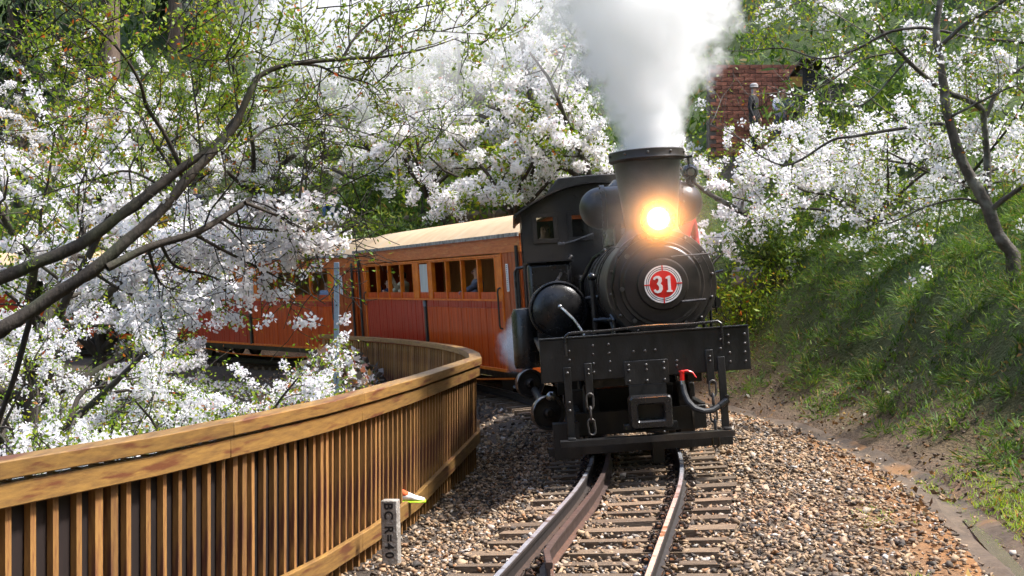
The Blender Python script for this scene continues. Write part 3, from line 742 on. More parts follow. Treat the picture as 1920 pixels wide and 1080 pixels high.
# pipes beside the boiler
for pts, r_, mt in (
    ([(-.30,2.05,1.12),(-.30,2.05,1.62),(-.30,2.05,1.70)], .030, BO),
    ([(-.36,2.3,1.50),(-.30,2.2,1.51),(-.24,2.1,1.51)], .022, K['dull_steel']),
    ([(-.32,1.85,1.28),(-.22,1.8,1.285),(-.16,1.75,1.28),(-.145,1.7,1.2),(-.145,1.7,1.10)], .022, BG),
    ([(-.14,1.35,1.12),(-.15,1.35,1.28),(-.17,1.45,1.33)], .02, BG),
    ([(-.32,4.3,1.35),(-.30,4.1,1.7),(-.16,3.9,1.95),(-.02,3.8,2.04)], .024, BG),
    ([(.77,1.2,1.10),(.775,1.2,1.55),(.775,1.2,1.66)], .014, BG),
    ([(.60,1.2,1.63),(.78,1.2,1.665),(.92,1.2,1.69)], .014, BG),
    ([(.74,1.4,1.12),(.70,1.4,1.35),(.72,1.4,1.45)], .02, BG),
    ([(.30,.75,2.06),(.5,.72,2.02),(.68,.75,1.86),(.78,.9,1.62),(.80,1.0,1.3)], .010, BG),
    ([(-1.075,5.9,.98),(-1.075,5.85,1.0),(-1.075,5.85,1.88),(-1.05,5.85,1.93),(-.96,5.85,1.94)], .020, K['dull_steel'])):
    b = MB(); b.tube(pts, r_, 8); LP('pipe', b, mt)
b = MB(); b.sphere((-.30,2.05,1.72),.045,12,8); b.cyl((-.16,1.74,1.28),(-.10,1.70,1.28),.035); LP('valve', b, BG)
b = MB(); b.lathe([(.10,0),(.12,.05),(.12,.32),(.08,.37)], (.80,1.7,1.52), (0,1,0), 18, closed=False); b.lathe([(.06,0),(.07,.2)], (.88,1.6,1.38), (0,1,0), 14); LP('air_pump', b, BG)
# brake hose
b = MB(); b.cyl((.303,-.06,.745),(.306,-.06,.82),.022,n=12); b.cyl((.306,-.06,.82),(.306,-.06,.832),.028,n=12); hv = LP('hose_valve', b, K['red'])
b = MB(); b.tube([(.30,-.07,.828),(.35,-.075,.832),(.395,-.08,.812),(.425,-.085,.765)], [.010,.010,.008,.005], 6); LP('valve_lever', b, K['red'], hv)
b = MB(); b.cyl((.305,-.065,.70),(.304,-.06,.746),.024,n=10); LP('collar', b, K['steel'], hv)
b = MB(); b.tube([(.305,-.07,.71),(.31,-.09,.64),(.335,-.12,.565),(.385,-.15,.505),(.46,-.16,.475),(.54,-.15,.478),(.61,-.13,.515)], .026, 10); hs_ = LP('brake_hose', b, K['rubber'])
b = MB(); b.cyl((.605,-.13,.51),(.68,-.11,.555),.032,n=10); b.cyl((.66,-.11,.50),(.68,-.12,.60),.02,n=8); LP('hose_coupling', b, BG, hs_)
# engine side and running gear
K['wheel'] = mat('wheel_iron', (.03,.027,.025), (.06,.05,.042), nscale=14, rough=.45, metal=.4)
wl_ = MB(); wl_.lathe([(.0,-.05),(.07,-.055),(.08,-.02),(.26,-.02),(.27,-.05),(.325,-.05),(.33,.045),(.355,.055),(.355,.075),(.2,.075),(0,.075)], (0,0,0), (1,0,0), 36, closed=False)
wme = wl_.mesh('wheel'); wme.materials.append(K['wheel'])
for yb in (1.75, 7.05):
    bo = MB()
    for x in (-.62, .56): bo.bb(x, x+.06, yb-.85, yb+.85, .30, .46)
    bo.bb(-.62,.62,yb-.12,yb+.12,.34,.60); bo.bb(-.62,.62,yb-.86,yb-.80,.22,.44)
    tr_ = LP('bogie_frame', bo, BK, bevel=.006)
    for dy in (-.52, .52):
        link('wheel', wme, None, tr_, (-.43, yb+dy, .325), (0,0,R(180))); link('wheel', wme, None, tr_, (.43, yb+dy, .325))
        b = MB(); b.cyl((-.42,yb+dy,.325),(.42,yb+dy,.325),.055); LP('axle', b, K['wheel'], tr_)
b = MB(); b.bb(-.9,.75,.20,.30,.13,.20); b.bb(-.85,-.62,.15,.35,.10,.42); b.bb(.02,.12,.1,.3,.02,.26); LP('brake_beam', b, BK)
for x, y, z, r_ in ((-.86,1.25,.43,.165),(-.84,1.5,.43,.15),(-1.0,3.5,.58,.16)):
    b = MB(); b.lathe([(.03,-.06),(.05,-.05),(.06,-.01),(r_-.03,.0),(r_-.025,-.03),(r_,-.035),(r_,.05),(.05,.06)], (x,y,z), (-.35,1,0), 30, closed=False); gd = LP('gear_cover', b, K['wheel'])
    b = MB(); b.lathe([(r_+.001,-.037),(r_+.006,-.03),(r_+.006,.03),(r_+.001,.05)], (x,y,z), (-.35,1,0), 30, closed=False); LP('gear_rim', b, K['steel'], gd)
b = MB(); b.tube([(-.86,1.25,.43),(-.95,3.5,.5),(-.98,6.2,.5)], .045, 10); LP('drive_shaft', b, K['wheel'])
for y in (3.7,4.15,4.6):
    b = MB(); b.lathe([(.15,.75),(.16,.80),(.16,1.35),(.13,1.42),(0,1.43)], (-1.0,y,0), (0,0,1), 20, closed=False); b.cyl((-1.0,y,.45),(-1.0,y,.80),.05); LP('cylinder', b, BG)
b = MB(); b.cyl((-.84,.9,.62),(-.80,.88,.62),.045); b.sphere((-.84,.82,.62),.04,10,8); LP('oil_cup', b, K['steel'])
for i in range(3):
    b = MB(); b.bb(-1.02,-.80,2.2+i*.12,2.28+i*.12,.16+i*.035,.175+i*.035); LP('step', b, K['steel'])

# ---------------------------------------------------------------- passenger cars
K['orange'] = mat('orange_varnished_wood', (.58,.08,.004), (.38,.04,.004), nscale=2.2, rough=.33, bump=.12, bscale=14, stretch=(2,6,.6), coat=.08, spec=.2, c3=(.36,.045,.005), n3=.7)
K['orange2'] = mat('orange_window_wood', (.72,.19,.010), (.55,.11,.007), nscale=6, rough=.42, bump=.1, bscale=20, coat=.1, spec=.3)
K['redwood'] = mat('red_painted_wood', (.42,.030,.008), (.30,.018,.006), nscale=4, rough=.33, bump=.12, bscale=14, stretch=(2,6,.6), coat=.12, spec=.3)
K['brownwood'] = mat('brown_end_panel', (.40,.075,.010), (.27,.045,.007), nscale=4, rough=.4, stretch=(2,5,.7), coat=.1, spec=.3)
K['fascia'] = mat('fascia_wood', (.58,.14,.015), (.44,.085,.01), nscale=7, rough=.4, stretch=(1,.5,4), c3=(.56,.2,.05), n3=5)
K['roofm'] = mat('cream_car_roof', (.56,.40,.23), (.46,.31,.17), nscale=2.2, rough=.6, bump=.1, c3=(.42,.34,.22), n3=.9)
K['inside'] = mat('interior_wood', (.55,.27,.09), (.36,.16,.05), nscale=5, rough=.5, stretch=(1,8,.6))
K['dgreen'] = mat('dark_pipe', (.02,.026,.022), (.04,.04,.035), nscale=8, rough=.4)
K['curtain'] = mat('pale_curtain', (.55,.55,.5), (.38,.38,.35), nscale=3, rough=.9, stretch=(1,8,.3))
HL = 5.1; CZ0, CZ1 = .50, 2.64; BELT = 1.62; WT = 2.38
def ty(t): return -HL + t*2*HL
def make_car():
    root = empty('passenger_car')
    def P(name, m_, mt, parent=None, **kw): return m_.build(name, mt, parent or root, **kw)
    # left (window) side x = -1
    def planks(t0, t1, z0, z1, mt, x0=-1.0, x1=-.955, nm='side_panel'):
        q = MB(); n = max(1, round((t1-t0)*2*HL/.145)); w = (t1-t0)*2*HL/n
        for i in range(n):
            j = random.uniform(0, .009)
            q.bb(x0+j, x1, ty(t0)+i*w+.005, ty(t0)+(i+1)*w-.005, z0, z1)
        o = P(nm, q, mt, bevel=.003); o['kind'] = 'stuff'; return o
    planks(.092,.505,CZ0,1.50,K['orange']); planks(.092,.505,1.504,BELT,K['redwood'])
    planks(.525,.948,CZ0,BELT,K['redwood'])
    planks(.002,.088,CZ0,2.40,K['brownwood'], nm='end_panel'); planks(.952,.998,CZ0,2.40,K['brownwood'], nm='end_panel')
    for z0, z1, x, nm in ((BELT,BELT+.03,-1.018,'belt_rail'),(WT-.03,WT,-1.015,'window_head'),(CZ0-.03,CZ0+.02,-1.02,'sill_rail')):
        q = MB(); q.bb(x, -.94, ty(.09), ty(.95), z0, z1); P(nm, q, K['orange2'], bevel=.004)
    q = MB(); q.bb(-1.008,-.95, -HL, HL, 2.402, CZ1); P('fascia', q, K['fascia'])
    q = MB(); q.bb(-1.03,-.94, -HL-.04, HL+.04, CZ1+.0, CZ1+.045); P('cornice', q, K['orange2'], bevel=.006)
    for t in (.090,.950):
        q = MB(); q.bb(-1.016,-.94, ty(t)-.035, ty(t)+.035, CZ0, 2.40); P('corner_post', q, K['orange2'], bevel=.005)
    wins = [(.1195+i*.0862, .1195+(i+1)*.0862) for i in range(4)] + [(.485,.551)] + [(.582+i*.0895, .582+(i+1)*.0895) for i in range(4)]
    for i, (a, b_) in enumerate(wins):
        door = i == 4
        y0, y1 = ty(a), ty(b_); q = MB(); f = .032
        q.bb(-1.006,-.93,y0-.012,y0+f,BELT+.032,WT-.032); q.bb(-1.006,-.93,y1-f,y1+.012,BELT+.032,WT-.032)
        q.bb(-1.000,-.93,y0+f,y1-f,WT-.055,WT-.032)
        fr_ = P('window', q, K['orange2'], bevel=.004)
        q = MB(); q.bb(-.985,-.945,y0+f,y1-f,BELT+.032,BELT+.15); q.bb(-.988,-.984,y0+f+.05,y1-f-.05,BELT+.06,BELT+.12); P('sash_rail', q, K['orange'], fr_, bevel=.004)
        if door:
            q = MB(); q.bb(-.97,-.962,y0+f,y1-f,BELT+.15,WT-.075); P('curtain', q, K['curtain'], fr_)
    for a, b_ in ((.094,.1175),(.4655,.483),(.553,.580),(.942,.9465)):
        q = MB(); q.bb(-1.002,-.94,ty(a),ty(b_),BELT+.032,WT-.032); P('window_post', q, K['orange2'], bevel=.004)
    q = MB(); q.bb(-1.022,-.985,ty(.515)-.045,ty(.515)+.045,CZ0,BELT-.002); P('door_strip', q, K['dgreen'])
    q = MB(); q.bb(-1.03,-1.0,ty(.515)-.05,ty(.515)+.05,1.50,1.60); P('door_latch', q, K['galv'])
    for t, z0, z1 in ((.098,1.17,1.84),(.944,1.50,1.78)):
        q = MB(); y = ty(t); q.tube([(-1.01,y,z0),(-1.05,y,z0+.02),(-1.06,y,z0+.06),(-1.06,y,z1-.06),(-1.05,y,z1-.02),(-1.01,y,z1)], .016, 8); P('grab_rail', q, K['dgreen'])
    q = MB(); q.bb(-1.012,-1.0,ty(.063)-.045,ty(.063)+.045,1.78,2.22); bd = P('lettered_board', q, K['white'])
    q = MB()
    for k in range(14): q.bb(-1.0145,-1.0125,ty(.063)-.018,ty(.063)+.018,1.80+k*.0295,1.815+k*.0295)
    o = P('characters', q, K['ink'], bd); o['kind'] = 'stuff'
    for t in (.012,.988):
        q = MB(); q.cyl((-1.03,ty(t),CZ0-.2),(-1.03,ty(t),2.5),.028,n=8); P('down_pipe', q, K['dgreen'])
    # far side, ends, floor, roof
    q = MB(); q.bb(.955,1.0,-HL+.02,HL-.02,CZ0,2.45); P('far_side', q, K['inside'])  # stops short of the cornice: unseen gap added to let sunlight in
    q = MB(); q.bb(.955,1.03,-HL-.04,HL+.04,2.62,CZ1+.045); P('far_cornice', q, K['orange2'])
    for i in range(9):
        q = MB(); y = ty(.14+i*.085); q.bb(1.001,1.014,y,y+.75,BELT,WT); P('shutter', q, K['orange2'], bevel=.004)
    for y in (-HL, HL-.04):
        q = MB(); xs = np.linspace(-.955,.955,13); q.extrude([(-.955,CZ0),(.955,CZ0)]+[(x, CZ1+.36*(1-(x/1.02)**2)) for x in xs[::-1]], (0,y,0), (1,0,0), (0,0,1), (0,.04,0)); P('end_wall', q, K['brownwood'])
    q = MB(); q.bb(-.954,.954,-HL+.041,HL-.041,CZ0+.05,CZ0+.1); P('floor', q, K['inside'])
    for y in np.arange(-4, 4.2, 1.0):
        q = MB(); q.bb(.1,.9,y,y+.4,CZ0+.35,CZ0+.45); q.bb(.1,.9,y+.4,y+.46,CZ0+.101,CZ0+.95); P('bench', q, K['inside'])
    q = MB(); xs = np.linspace(-1.075,1.075,25)
    q.extrude([(x, CZ1+.045+.37*(1-(abs(x)/1.075)**2.2)) for x in xs]+[(x, CZ1+.02+.37*(1-(abs(x)/1.075)**2.2)) for x in xs[::-1]], (0,-HL-.12,0), (1,0,0), (0,0,1), (0,2*HL+.24,0))
    rf_ = P('roof', q, K['roofm'], smooth=25)
    for x in (-1.078, 1.078):
        q = MB(); q.bb(x-.012,x+.012,-HL-.13,HL+.13,CZ1+.0,CZ1+.06); P('drip_edge', q, K['concrete'], rf_)
    # underframe
    for x in (-.86,.80):
        q = MB(); q.bb(x,x+.06,-HL+.05,HL-.05,.34,.468); P('sole_bar', q, BK)
    q = MB(); q.tube([(-.90,-4.2,.36),(-.90,-1.6,.2),(-.90,1.6,.2),(-.90,4.2,.36)], .018, 6); P('truss_rod', q, K['orange2'])
    q = MB(); q.bb(-1.04,-.80,-HL+.08,-HL+.62,.24,.28); P('step_board', q, K['galv'])
    for yb in (-3.3, 3.3):
        q = MB()
        for x in (-.66,.60): q.bb(x,x+.06,yb-.85,yb+.85,.26,.40)
        q.bb(-.6,.6,yb-.1,yb+.1,.25,.47); bg_ = P('bogie_frame', q, BK)
        for dy in (-.5,.5):
            link('wheel', wme, None, bg_, (-.43,yb+dy,.32), (0,0,R(180))); link('wheel', wme, None, bg_, (.43,yb+dy,.32))
    q = MB(); q.bb(-.15,.15,-HL-.45,-HL,.42,.56); q.bb(-.08,.08,HL,HL+.42,.42,.56); P('coupler', q, BK)
    return root
car0 = make_car()
car_labels = ['orange wooden passenger car with cream roof coupled right behind the locomotive',
              'second orange passenger car, half hidden by blossom, child at its front window',
              'third orange passenger car, mostly hidden behind white cherry blossom',
              'last orange passenger car in view, glimpsed between branches at far left']
CARS = []
for i, sc_ in enumerate((14.05, 25.1, 36.2, 47.3)):
    c = car0 if i == 0 else copy_tree(car0)
    th = heading(sc_) - (R(1.6) if i == 0 else 0)
    c.location = tw(sc_, -.08, 0); c.rotation_euler = Euler((0, R(-4), -th), 'XYZ')
    tag(c, car_labels[i], 'passenger car', 'cars of the train'); CARS.append(c)

# ================================================================ vegetation
def px(x, y, dep):
    """place seen at photo point (x, y) standing dep metres away -> its position in the scene"""
    return np.array([(x-960)/2600*dep, dep, 1.53-(y-550)/2600*dep])
K['bark'] = mat('cherry_bark', (.022,.016,.011), (.05,.038,.027), nscale=7, rough=.85, bump=.8, bscale=26, stretch=(1,1,.5), c3=(.04,.042,.02), n3=2.2)
K['bark_lichen'] = mat('lichened_bark', (.04,.032,.025), (.10,.085,.07), nscale=8, rough=.85, bump=.8, bscale=26, c3=(.17,.165,.14), n3=3.0)
K['petal'] = island_ramp('cherry_petal', [(0,(.90,.87,.88)),(.5,(.93,.92,.92)),(.92,(.91,.88,.88)),(1,(.80,.64,.67))], rough=.6, bump=0, trans=.48)
K['leaf'] = island_ramp('young_cherry_leaf', [(0,(.10,.19,.010)),(.35,(.18,.29,.014)),(.7,(.28,.37,.018)),(.95,(.38,.37,.02)),(.98,(.46,.16,.02)),(1,(.5,.10,.02))], rough=.5, bump=0, trans=.5)
K['leaf_gold'] = island_ramp('golden_leaf', [(0,(.30,.30,.02)),(.4,(.45,.34,.02)),(.75,(.5,.27,.02)),(1,(.5,.13,.02))], rough=.5, bump=0, trans=.5)
K['leaf_green'] = island_ramp('bush_leaf', [(0,(.03,.065,.010)),(.4,(.07,.13,.014)),(.8,(.13,.20,.02)),(1,(.22,.26,.03))], rough=.5, bump=0, trans=.4)
K['needle'] = island_ramp('cedar_needle', [(0,(.012,.026,.010)),(.6,(.030,.055,.016)),(1,(.06,.085,.02))], rough=.6, bump=0, trans=.25)
K['cedar_bark'] = mat('cedar_bark', (.11,.07,.05), (.20,.145,.11), nscale=5, rough=.9, bump=.9, bscale=14, stretch=(3,3,.35))
K['grass'] = island_ramp('bank_grass', [(0,(.028,.066,.008)),(.35,(.06,.13,.010)),(.65,(.105,.195,.014)),(.87,(.18,.25,.02)),(.95,(.24,.17,.045)),(1,(.24,.13,.04))], rough=.6, bump=0, trans=.45)

def unit(v): return v/np.maximum(np.linalg.norm(v, axis=-1, keepdims=True), 1e-9)
def flower_mesh(name, c, size, r_, simple=False):
    n = len(c)
    if simple == 2:                       # far blossom: one cupped four-petalled face
        u = unit(r_.normal(size=(n,3))); w = unit(np.cross(u, r_.normal(size=(n,3)))); f = np.cross(u, w); sz = (size*.56*r_.uniform(.7,1.25,n))[:,None]
        v = np.stack([c+u*sz, c+w*sz+f*sz*.45, c-u*sz, c-w*sz+f*sz*.45], 1)
        return np_mesh(name, v.reshape(-1,3), quads=np.arange(4*n).reshape(-1,4))
    nrm = unit(r_.normal(size=(n,3)) + np.array([0,0,.35]))
    u = unit(np.cross(nrm, r_.normal(size=(n,3)))); w = np.cross(nrm, u)
    sz = (size*r_.uniform(.75,1.2,n))[:,None,None] if np.ndim(size) == 0 else (size*r_.uniform(.75,1.2,n))[:,None,None]
    k = 4 if simple else 5
    a = np.arange(k)*2*np.pi/k
    ring_ = np.cos(a)[None,:,None]*u[:,None,:] + np.sin(a)[None,:,None]*w[:,None,:] + nrm[:,None,:]*(.28 + r_.uniform(-.12,.12,(n,k,1)))
    ring_ = ring_*(1+r_.uniform(-.2,.2,(n,k,1)))
    v = np.concatenate([np.zeros((n,1,3)), ring_], 1)*sz*.5 + c[:,None,:]
    if simple:
        q = np.array([[1,2,3,0],[3,4,1,0]]); q = np.array([[0,1,2,2],[0,2,3,3]]); t = np.array([[0,1,2],[0,2,3],[0,3,4],[0,4,1]])
    else: t = np.array([[0,1+i,1+(i+1)%5] for i in range(5)])
    t = (t[None] + (k+1)*np.arange(n)[:,None,None]).reshape(-1,3)
    return np_mesh(name, v.reshape(-1,3), tris=t)
def leaf_mesh(name, c, size, r_, aspect=.5, dirv=None, droop=0.0):
    n = len(c)
    d = unit(r_.normal(size=(n,3)) + np.array([0,0,-droop])) if dirv is None else unit(dirv + r_.normal(0,.35,(n,3)))
    u = unit(np.cross(d, r_.normal(size=(n,3)))); nn = np.cross(d, u)
    sz = (size*r_.uniform(.6,1.3,n))[:,None]
    v = np.stack([c, c + d*sz*.5 + u*sz*aspect*.5 + nn*sz*.10, c + d*sz, c + d*sz*.5 - u*sz*aspect*.5 + nn*sz*.10], 1)
    return np_mesh(name, v.reshape(-1,3), quads=np.arange(4*n).reshape(-1,4))

class Tree:
    def __init__(s, seed): s.r = np.random.default_rng(seed); s.br = []; s.tw = []; s.tl = []; s.k = 1.0
    def limb(s, pts, r0, r1):
        pts = np.array(pts, float); s.br.append((pts, np.linspace(r0*s.k, r1*s.k, len(pts)))); return pts
    def grow(s, p, d, L, r0, lev, up=.15, wig=.35, kids=5, spread=.9, flat=0.0):
        n = 5 if lev else 4; pts = [np.array(p, float)]; d = unit(np.array(d, float))
        for i in range(n):
            d = unit(d + s.r.normal(0, wig/2.2, 3) + np.array([0,0,up*.35])); pts.append(pts[-1] + d*L/n)
        pts = np.array(pts); s.br.append((pts, np.linspace(r0, max(r0*.35, .0035), n+1)))
        if lev == 0:
            s.tw.append(pts); return
        if lev == 1: s.tl.append(pts)
        for k in range(kids):
            t = .22 + .78*(k+s.r.random())/kids; i = min(int(t*n), n-1); f = t*n-i
            q = pts[i]*(1-f) + pts[i+1]*f; dd = unit(pts[i+1]-pts[i])
            side = s.r.normal(size=3); side[2] *= (1-flat); side = unit(side - dd*np.dot(side, dd))
            nd = dd*s.r.uniform(.35,.8) + side*spread
            s.grow(q, nd, L*s.r.uniform(.38,.62), max(r0*(1-.6*t)*.5, .004), lev-1, up, wig, kids, spread, flat)
    def along(s, pts, n, L, r0, lev, t0=.1, **kw):
        """sub-branches along a limb"""
        seg_ = np.r_[0, np.cumsum(np.linalg.norm(np.diff(pts, axis=0), axis=1))]
        for k in range(n):
            t = (t0 + (1-t0)*(k+s.r.random())/n)*seg_[-1]
            q = np.array([np.interp(t, seg_, pts[:,i]) for i in range(3)]); i = min(np.searchsorted(seg_, t), len(pts)-1); dd = unit(pts[i]-pts[i-1])
            side = unit(s.r.normal(size=3)*np.array([1,1,1]) + np.array([0,0,.25])); nd = dd*.5 + unit(side - dd*np.dot(side, dd))
            s.grow(q, nd, L*s.r.uniform(.6,1.2), r0*s.r.uniform(.7,1.1), lev, **kw)
    def wood(s, name, mt, parent):
        b = [[], [], 0]; V, Q = [], []; off = 0
        for pts, rr in s.br:
            n = 8 if rr[0] > .05 else (5 if rr[0] > .015 else 3)
            k = len(pts); T = unit(np.gradient(pts, axis=0)); ref = np.array([.31,.17,.93]); U = unit(np.cross(T, ref)); W = np.cross(T, U)
            a = np.arange(n)*2*np.pi/n
            wob = 1 + (.10*s.r.normal(size=(k,n)) if n == 8 else 0)
            ring_ = pts[:,None,:] + (np.cos(a)[None,:,None]*U[:,None,:] + np.sin(a)[None,:,None]*W[:,None,:])*(rr[:,None]*wob)[:,:,None]
            V.append(ring_.reshape(-1,3))
            i, j = np.meshgrid(np.arange(k-1), np.arange(n), indexing='ij'); i, j = i.ravel(), j.ravel(); j2 = (j+1) % n
            Q.append(off + np.stack([i*n+j, i*n+j2, (i+1)*n+j2, (i+1)*n+j], -1)); off += k*n
        V = np.concatenate(V) - np.array(parent.location); me = np_mesh(name, V, quads=np.concatenate(Q))
        me.polygons.foreach_set('use_smooth', [True]*len(me.polygons))
        return link(name, me, mt, parent)
    def pts_on(s, n, src=None, box=None):
        src = s.tw if src is None else src
        P = np.stack(src); i = s.r.integers(0, len(P), n); t = s.r.random(n)*(P.shape[1]-1); k = np.minimum(t.astype(int), P.shape[1]-2); f = (t-k)[:,None]
        return P[i,k]*(1-f) + P[i,k+1]*f
    def blossoms(s, n_cl, per, rad, size, parent, simple=False, filt=None, name='blossom', frac=.5):
        P = s.tw; m = max(3, int(len(P)*frac)); c = s.pts_on(n_cl, [P[i] for i in np.argsort(np.sin(np.arange(len(P))*12.9898)*43758.5 % 1.0)[:m]])
        if filt is not None: c = c[filt(c)]
        c = np.repeat(c, per, 0); c = c + unit(s.r.normal(size=c.shape))*(rad*s.r.random(len(c))**.5)[:,None]
        o = link(name, flower_mesh(name, c - np.array(parent.location), size, s.r, simple), K['petal'], parent); o['kind'] = 'stuff'; return o
    def leaves(s, n, size, parent, mt, filt=None, spread=.05, name='foliage', aspect=.5):
        c = s.pts_on(n)
        if filt is not None: c = c[filt(c)]
        c = c + s.r.normal(0, spread, c.shape)
        o = link(name, leaf_mesh(name, c - np.array(parent.location), size, s.r, aspect), mt, parent); o['kind'] = 'stuff'; return o
def imgpos(c):
    """photo coordinates of scene points"""
    return 960+2600*c[:,0]/c[:,1], 550-2600*(c[:,2]-1.53)/c[:,1]
def spline(pts, m=4):
    pts = np.array(pts, float); out = []
    P = np.vstack([2*pts[0]-pts[1], pts, 2*pts[-1]-pts[-2]])
    for i in range(1, len(P)-2):
        for t in np.linspace(0, 1, m, endpoint=False):
            a, b, c, d = P[i-1], P[i], P[i+1], P[i+2]
            out.append(.5*((2*b) + (-a+c)*t + (2*a-5*b+4*c-d)*t*t + (-a+3*b-3*c+d)*t**3))
    out.append(pts[-1]); return np.array(out)

# ---------------------------------------------------------------- big cherry on the left, its boughs reaching over the fence
D0 = 10.2
base = np.array([-5.0, 9.6, 0]); base[2] = float(gxy(base[0], base[1]))
big = thing('cherry_tree', 'large leaning cherry tree whose dark boughs sweep up from the left edge', 'cherry tree', tuple(base), group='cherry trees')
T = Tree(11); T.k = .62
fork = px(-230, 660, 9.7)
T.limb(spline([base+[0,0,-.3], base*.5+fork*.5+[-.1,0,.1], fork]), .17, .13)
def L_(pts, d0, d1, r0, r1):
    k = len(pts); p = spline([px(x, y, d0+(d1-d0)*i/(k-1)) for i, (x, y) in enumerate(pts)]); T.limb(p, r0, r1); return p
l1 = L_([(-230,660),(-90,570),(0,523),(145,460),(243,392),(333,321),(400,273),(440,225)], 9.7, 10.6, .095, .035)
l2 = L_([(-230,660),(-100,650),(0,618),(64,579),(170,508),(238,451),(298,398),(354,332),(400,284),(437,240),(471,167),(487,142),(542,121),(650,110),(720,106),(800,90),(860,70)], 9.7, 11.1, .10, .005)
l3 = L_([(200,502),(277,464),(362,438),(415,409),(459,380),(479,372),(558,380),(600,368),(660,340)], 10.0, 11.6, .055, .012)
u1 = L_([(342,320),(308,250),(275,200),(262,154),(229,100),(179,50),(112,0),(40,-50)], 10.4, 9.6, .032, .008)
u2 = L_([(330,330),(285,258),(262,215),(205,165),(160,140),(120,110)], 10.4, 11, .024, .006)
u3 = L_([(377,290),(370,212),(360,150),(352,90)], 10.4, 10.9, .02, .006)
u4 = L_([(446,210),(438,137),(430,70),(440,10)], 10.6, 11.1, .02, .006)
r1 = L_([(417,287),(471,262),(500,242),(542,233),(604,233),(700,254),(800,300)], 10.6, 12.2, .024, .005)
r2 = L_([(417,290),(460,235),(483,200),(540,190),(600,170)], 10.6, 11.5, .014, .005)
d1 = L_([(312,354),(242,321),(180,335),(125,350),(60,372)], 10.4, 10.0, .02, .007)
d2 = L_([(242,321),(258,285),(285,250)], 10.4, 10.4, .016, .006); d3 = L_([(242,321),(250,375),(262,420)], 10.4, 10.4, .014, .006)
a1 = L_([(380,-40),(254,8),(292,54),(333,96),(400,113),(500,88),(583,33),(600,-20)][1:], 10.2, 10.6, .010, .005)
a2 = L_([(0,60),(60,85),(150,120),(165,200),(150,230)], 9.6, 9.9, .009, .005)
a3 = L_([(40,-20),(60,45),(120,68),(180,40),(215,-20)], 9.7, 9.9, .008, .005)
e1 = L_([(640,112),(665,72),(709,31),(767,17),(840,0),(900,-30)], 10.9, 11.5, .022, .006)
e2 = L_([(700,108),(728,89),(775,58),(849,60),(930,66)], 10.9, 11.6, .016, .004)
e3 = L_([(560,119),(600,124),(639,142),(689,155),(712,172)], 10.8, 11.2, .024, .008)
v1 = L_([(75,530),(68,560),(55,604),(30,698),(0,783),(-20,850)], 10.2, 10.6, .045, .03)
for p in (u1,u2,u3,u4,a1,a2,a3,e1,e2,e3): T.along(p, 10, .55, .007, 1, kids=4, up=.5, wig=.45)
for p in (l2[36:], r1, r2): T.along(p, 9, .5, .006, 1, kids=4, up=.3)
T.along(l1, 8, .5, .007, 1, t0=.25, kids=4, up=.4); T.along(d1, 7, .5, .006, 1, kids=4)
nb = len(T.tw)
T.wood('trunk', K['bark'], big)
T.leaves(13000, .040, big, K['leaf'], spread=.03)
TB = Tree(12)
TB.br = []; pl3 = l3
TB.along(l3, 22, .75, .010, 1, t0=.25, kids=6, up=-.05, spread=1.0)
def ext(pts, d0, d1, r0, r1_):
    k = len(pts); p = spline([px(x, y, d0+(d1-d0)*i/(k-1)) for i, (x, y) in enumerate(pts)]); TB.limb(p, r0, r1_); return p
for q in ([(362,438),(420,470),(480,500),(560,540),(610,570)], [(415,409),(450,425),(520,432),(600,440),(640,470)], [(300,455),(330,500),(400,520),(450,560)], [(459,380),(530,410),(580,450),(600,500)], [(277,464),(300,530),(340,545)], [(170,508),(220,540),(260,560)]):
    p_ = ext(q, 10.6, 11.8, .016, .004); TB.along(p_, 11, .5, .006, 1, kids=6, up=0, spread=1.0)
TB.along(r1[6:], 8, .55, .006, 1, kids=4); TB.along(l1[:14], 5, .5, .007, 1, kids=4)
TB.wood('bough', K['bark'], big)
def f1(c):
    x, y = imgpos(c); keep = (x < 650) & (y > 370) & (y < 612)
    keep &= ~((x > 545) & (x < 650) & (y > 470) & (y < 575) & (TB.r.random(len(c)) < .85))
    return keep
TB.blossoms(1300, 11, .07, .034, big, filt=f1, frac=.6)
TB.leaves(1500, .04, big, K['leaf'], spread=.05)

# ---------------------------------------------------------------- generic blossoming cherries
def cherry(seed, x, y, h, w, label, n_cl, per=8, size=.05, rad=.12, leaves=900, simple=True, lean=(0,0), leafsize=.07, mt='leaf', lift=0.0, bark='bark', flat=.4, low=.30, limbs=7):
    z = float(gxy(x, y)) - .15 + lift
    t = thing('cherry_tree', label, 'cherry tree', (x, y, z), group='cherry trees')
    T = Tree(seed); r_ = T.r
    top = np.array([x+lean[0], y+lean[1], z+h*low]); p = spline([(x,y,z), (x+lean[0]*.3+r_.normal(0,.1), y+lean[1]*.3, z+h*low*.5), top]); T.limb(p, .035*h, .024*h)
    for k in range(limbs):
        a = 2*np.pi*(k+r_.uniform(0,.6))/limbs; dr = np.array([math.cos(a)*w*.5, math.sin(a)*w*.5, h*(1-low)*r_.uniform(.35,1.0)])
        T.grow(top - [0,0,h*low*.25*r_.random()], dr, np.linalg.norm(dr)*.95, .016*h, 2, up=-.08, wig=.34, kids=5, spread=.95, flat=flat)
    T.wood('trunk', K[bark], t)
    T.blossoms(n_cl, per, rad, size, t, 2 if y > 25 else simple)
    if leaves: T.leaves(leaves, leafsize, t, K[mt], spread=.1)
    return t
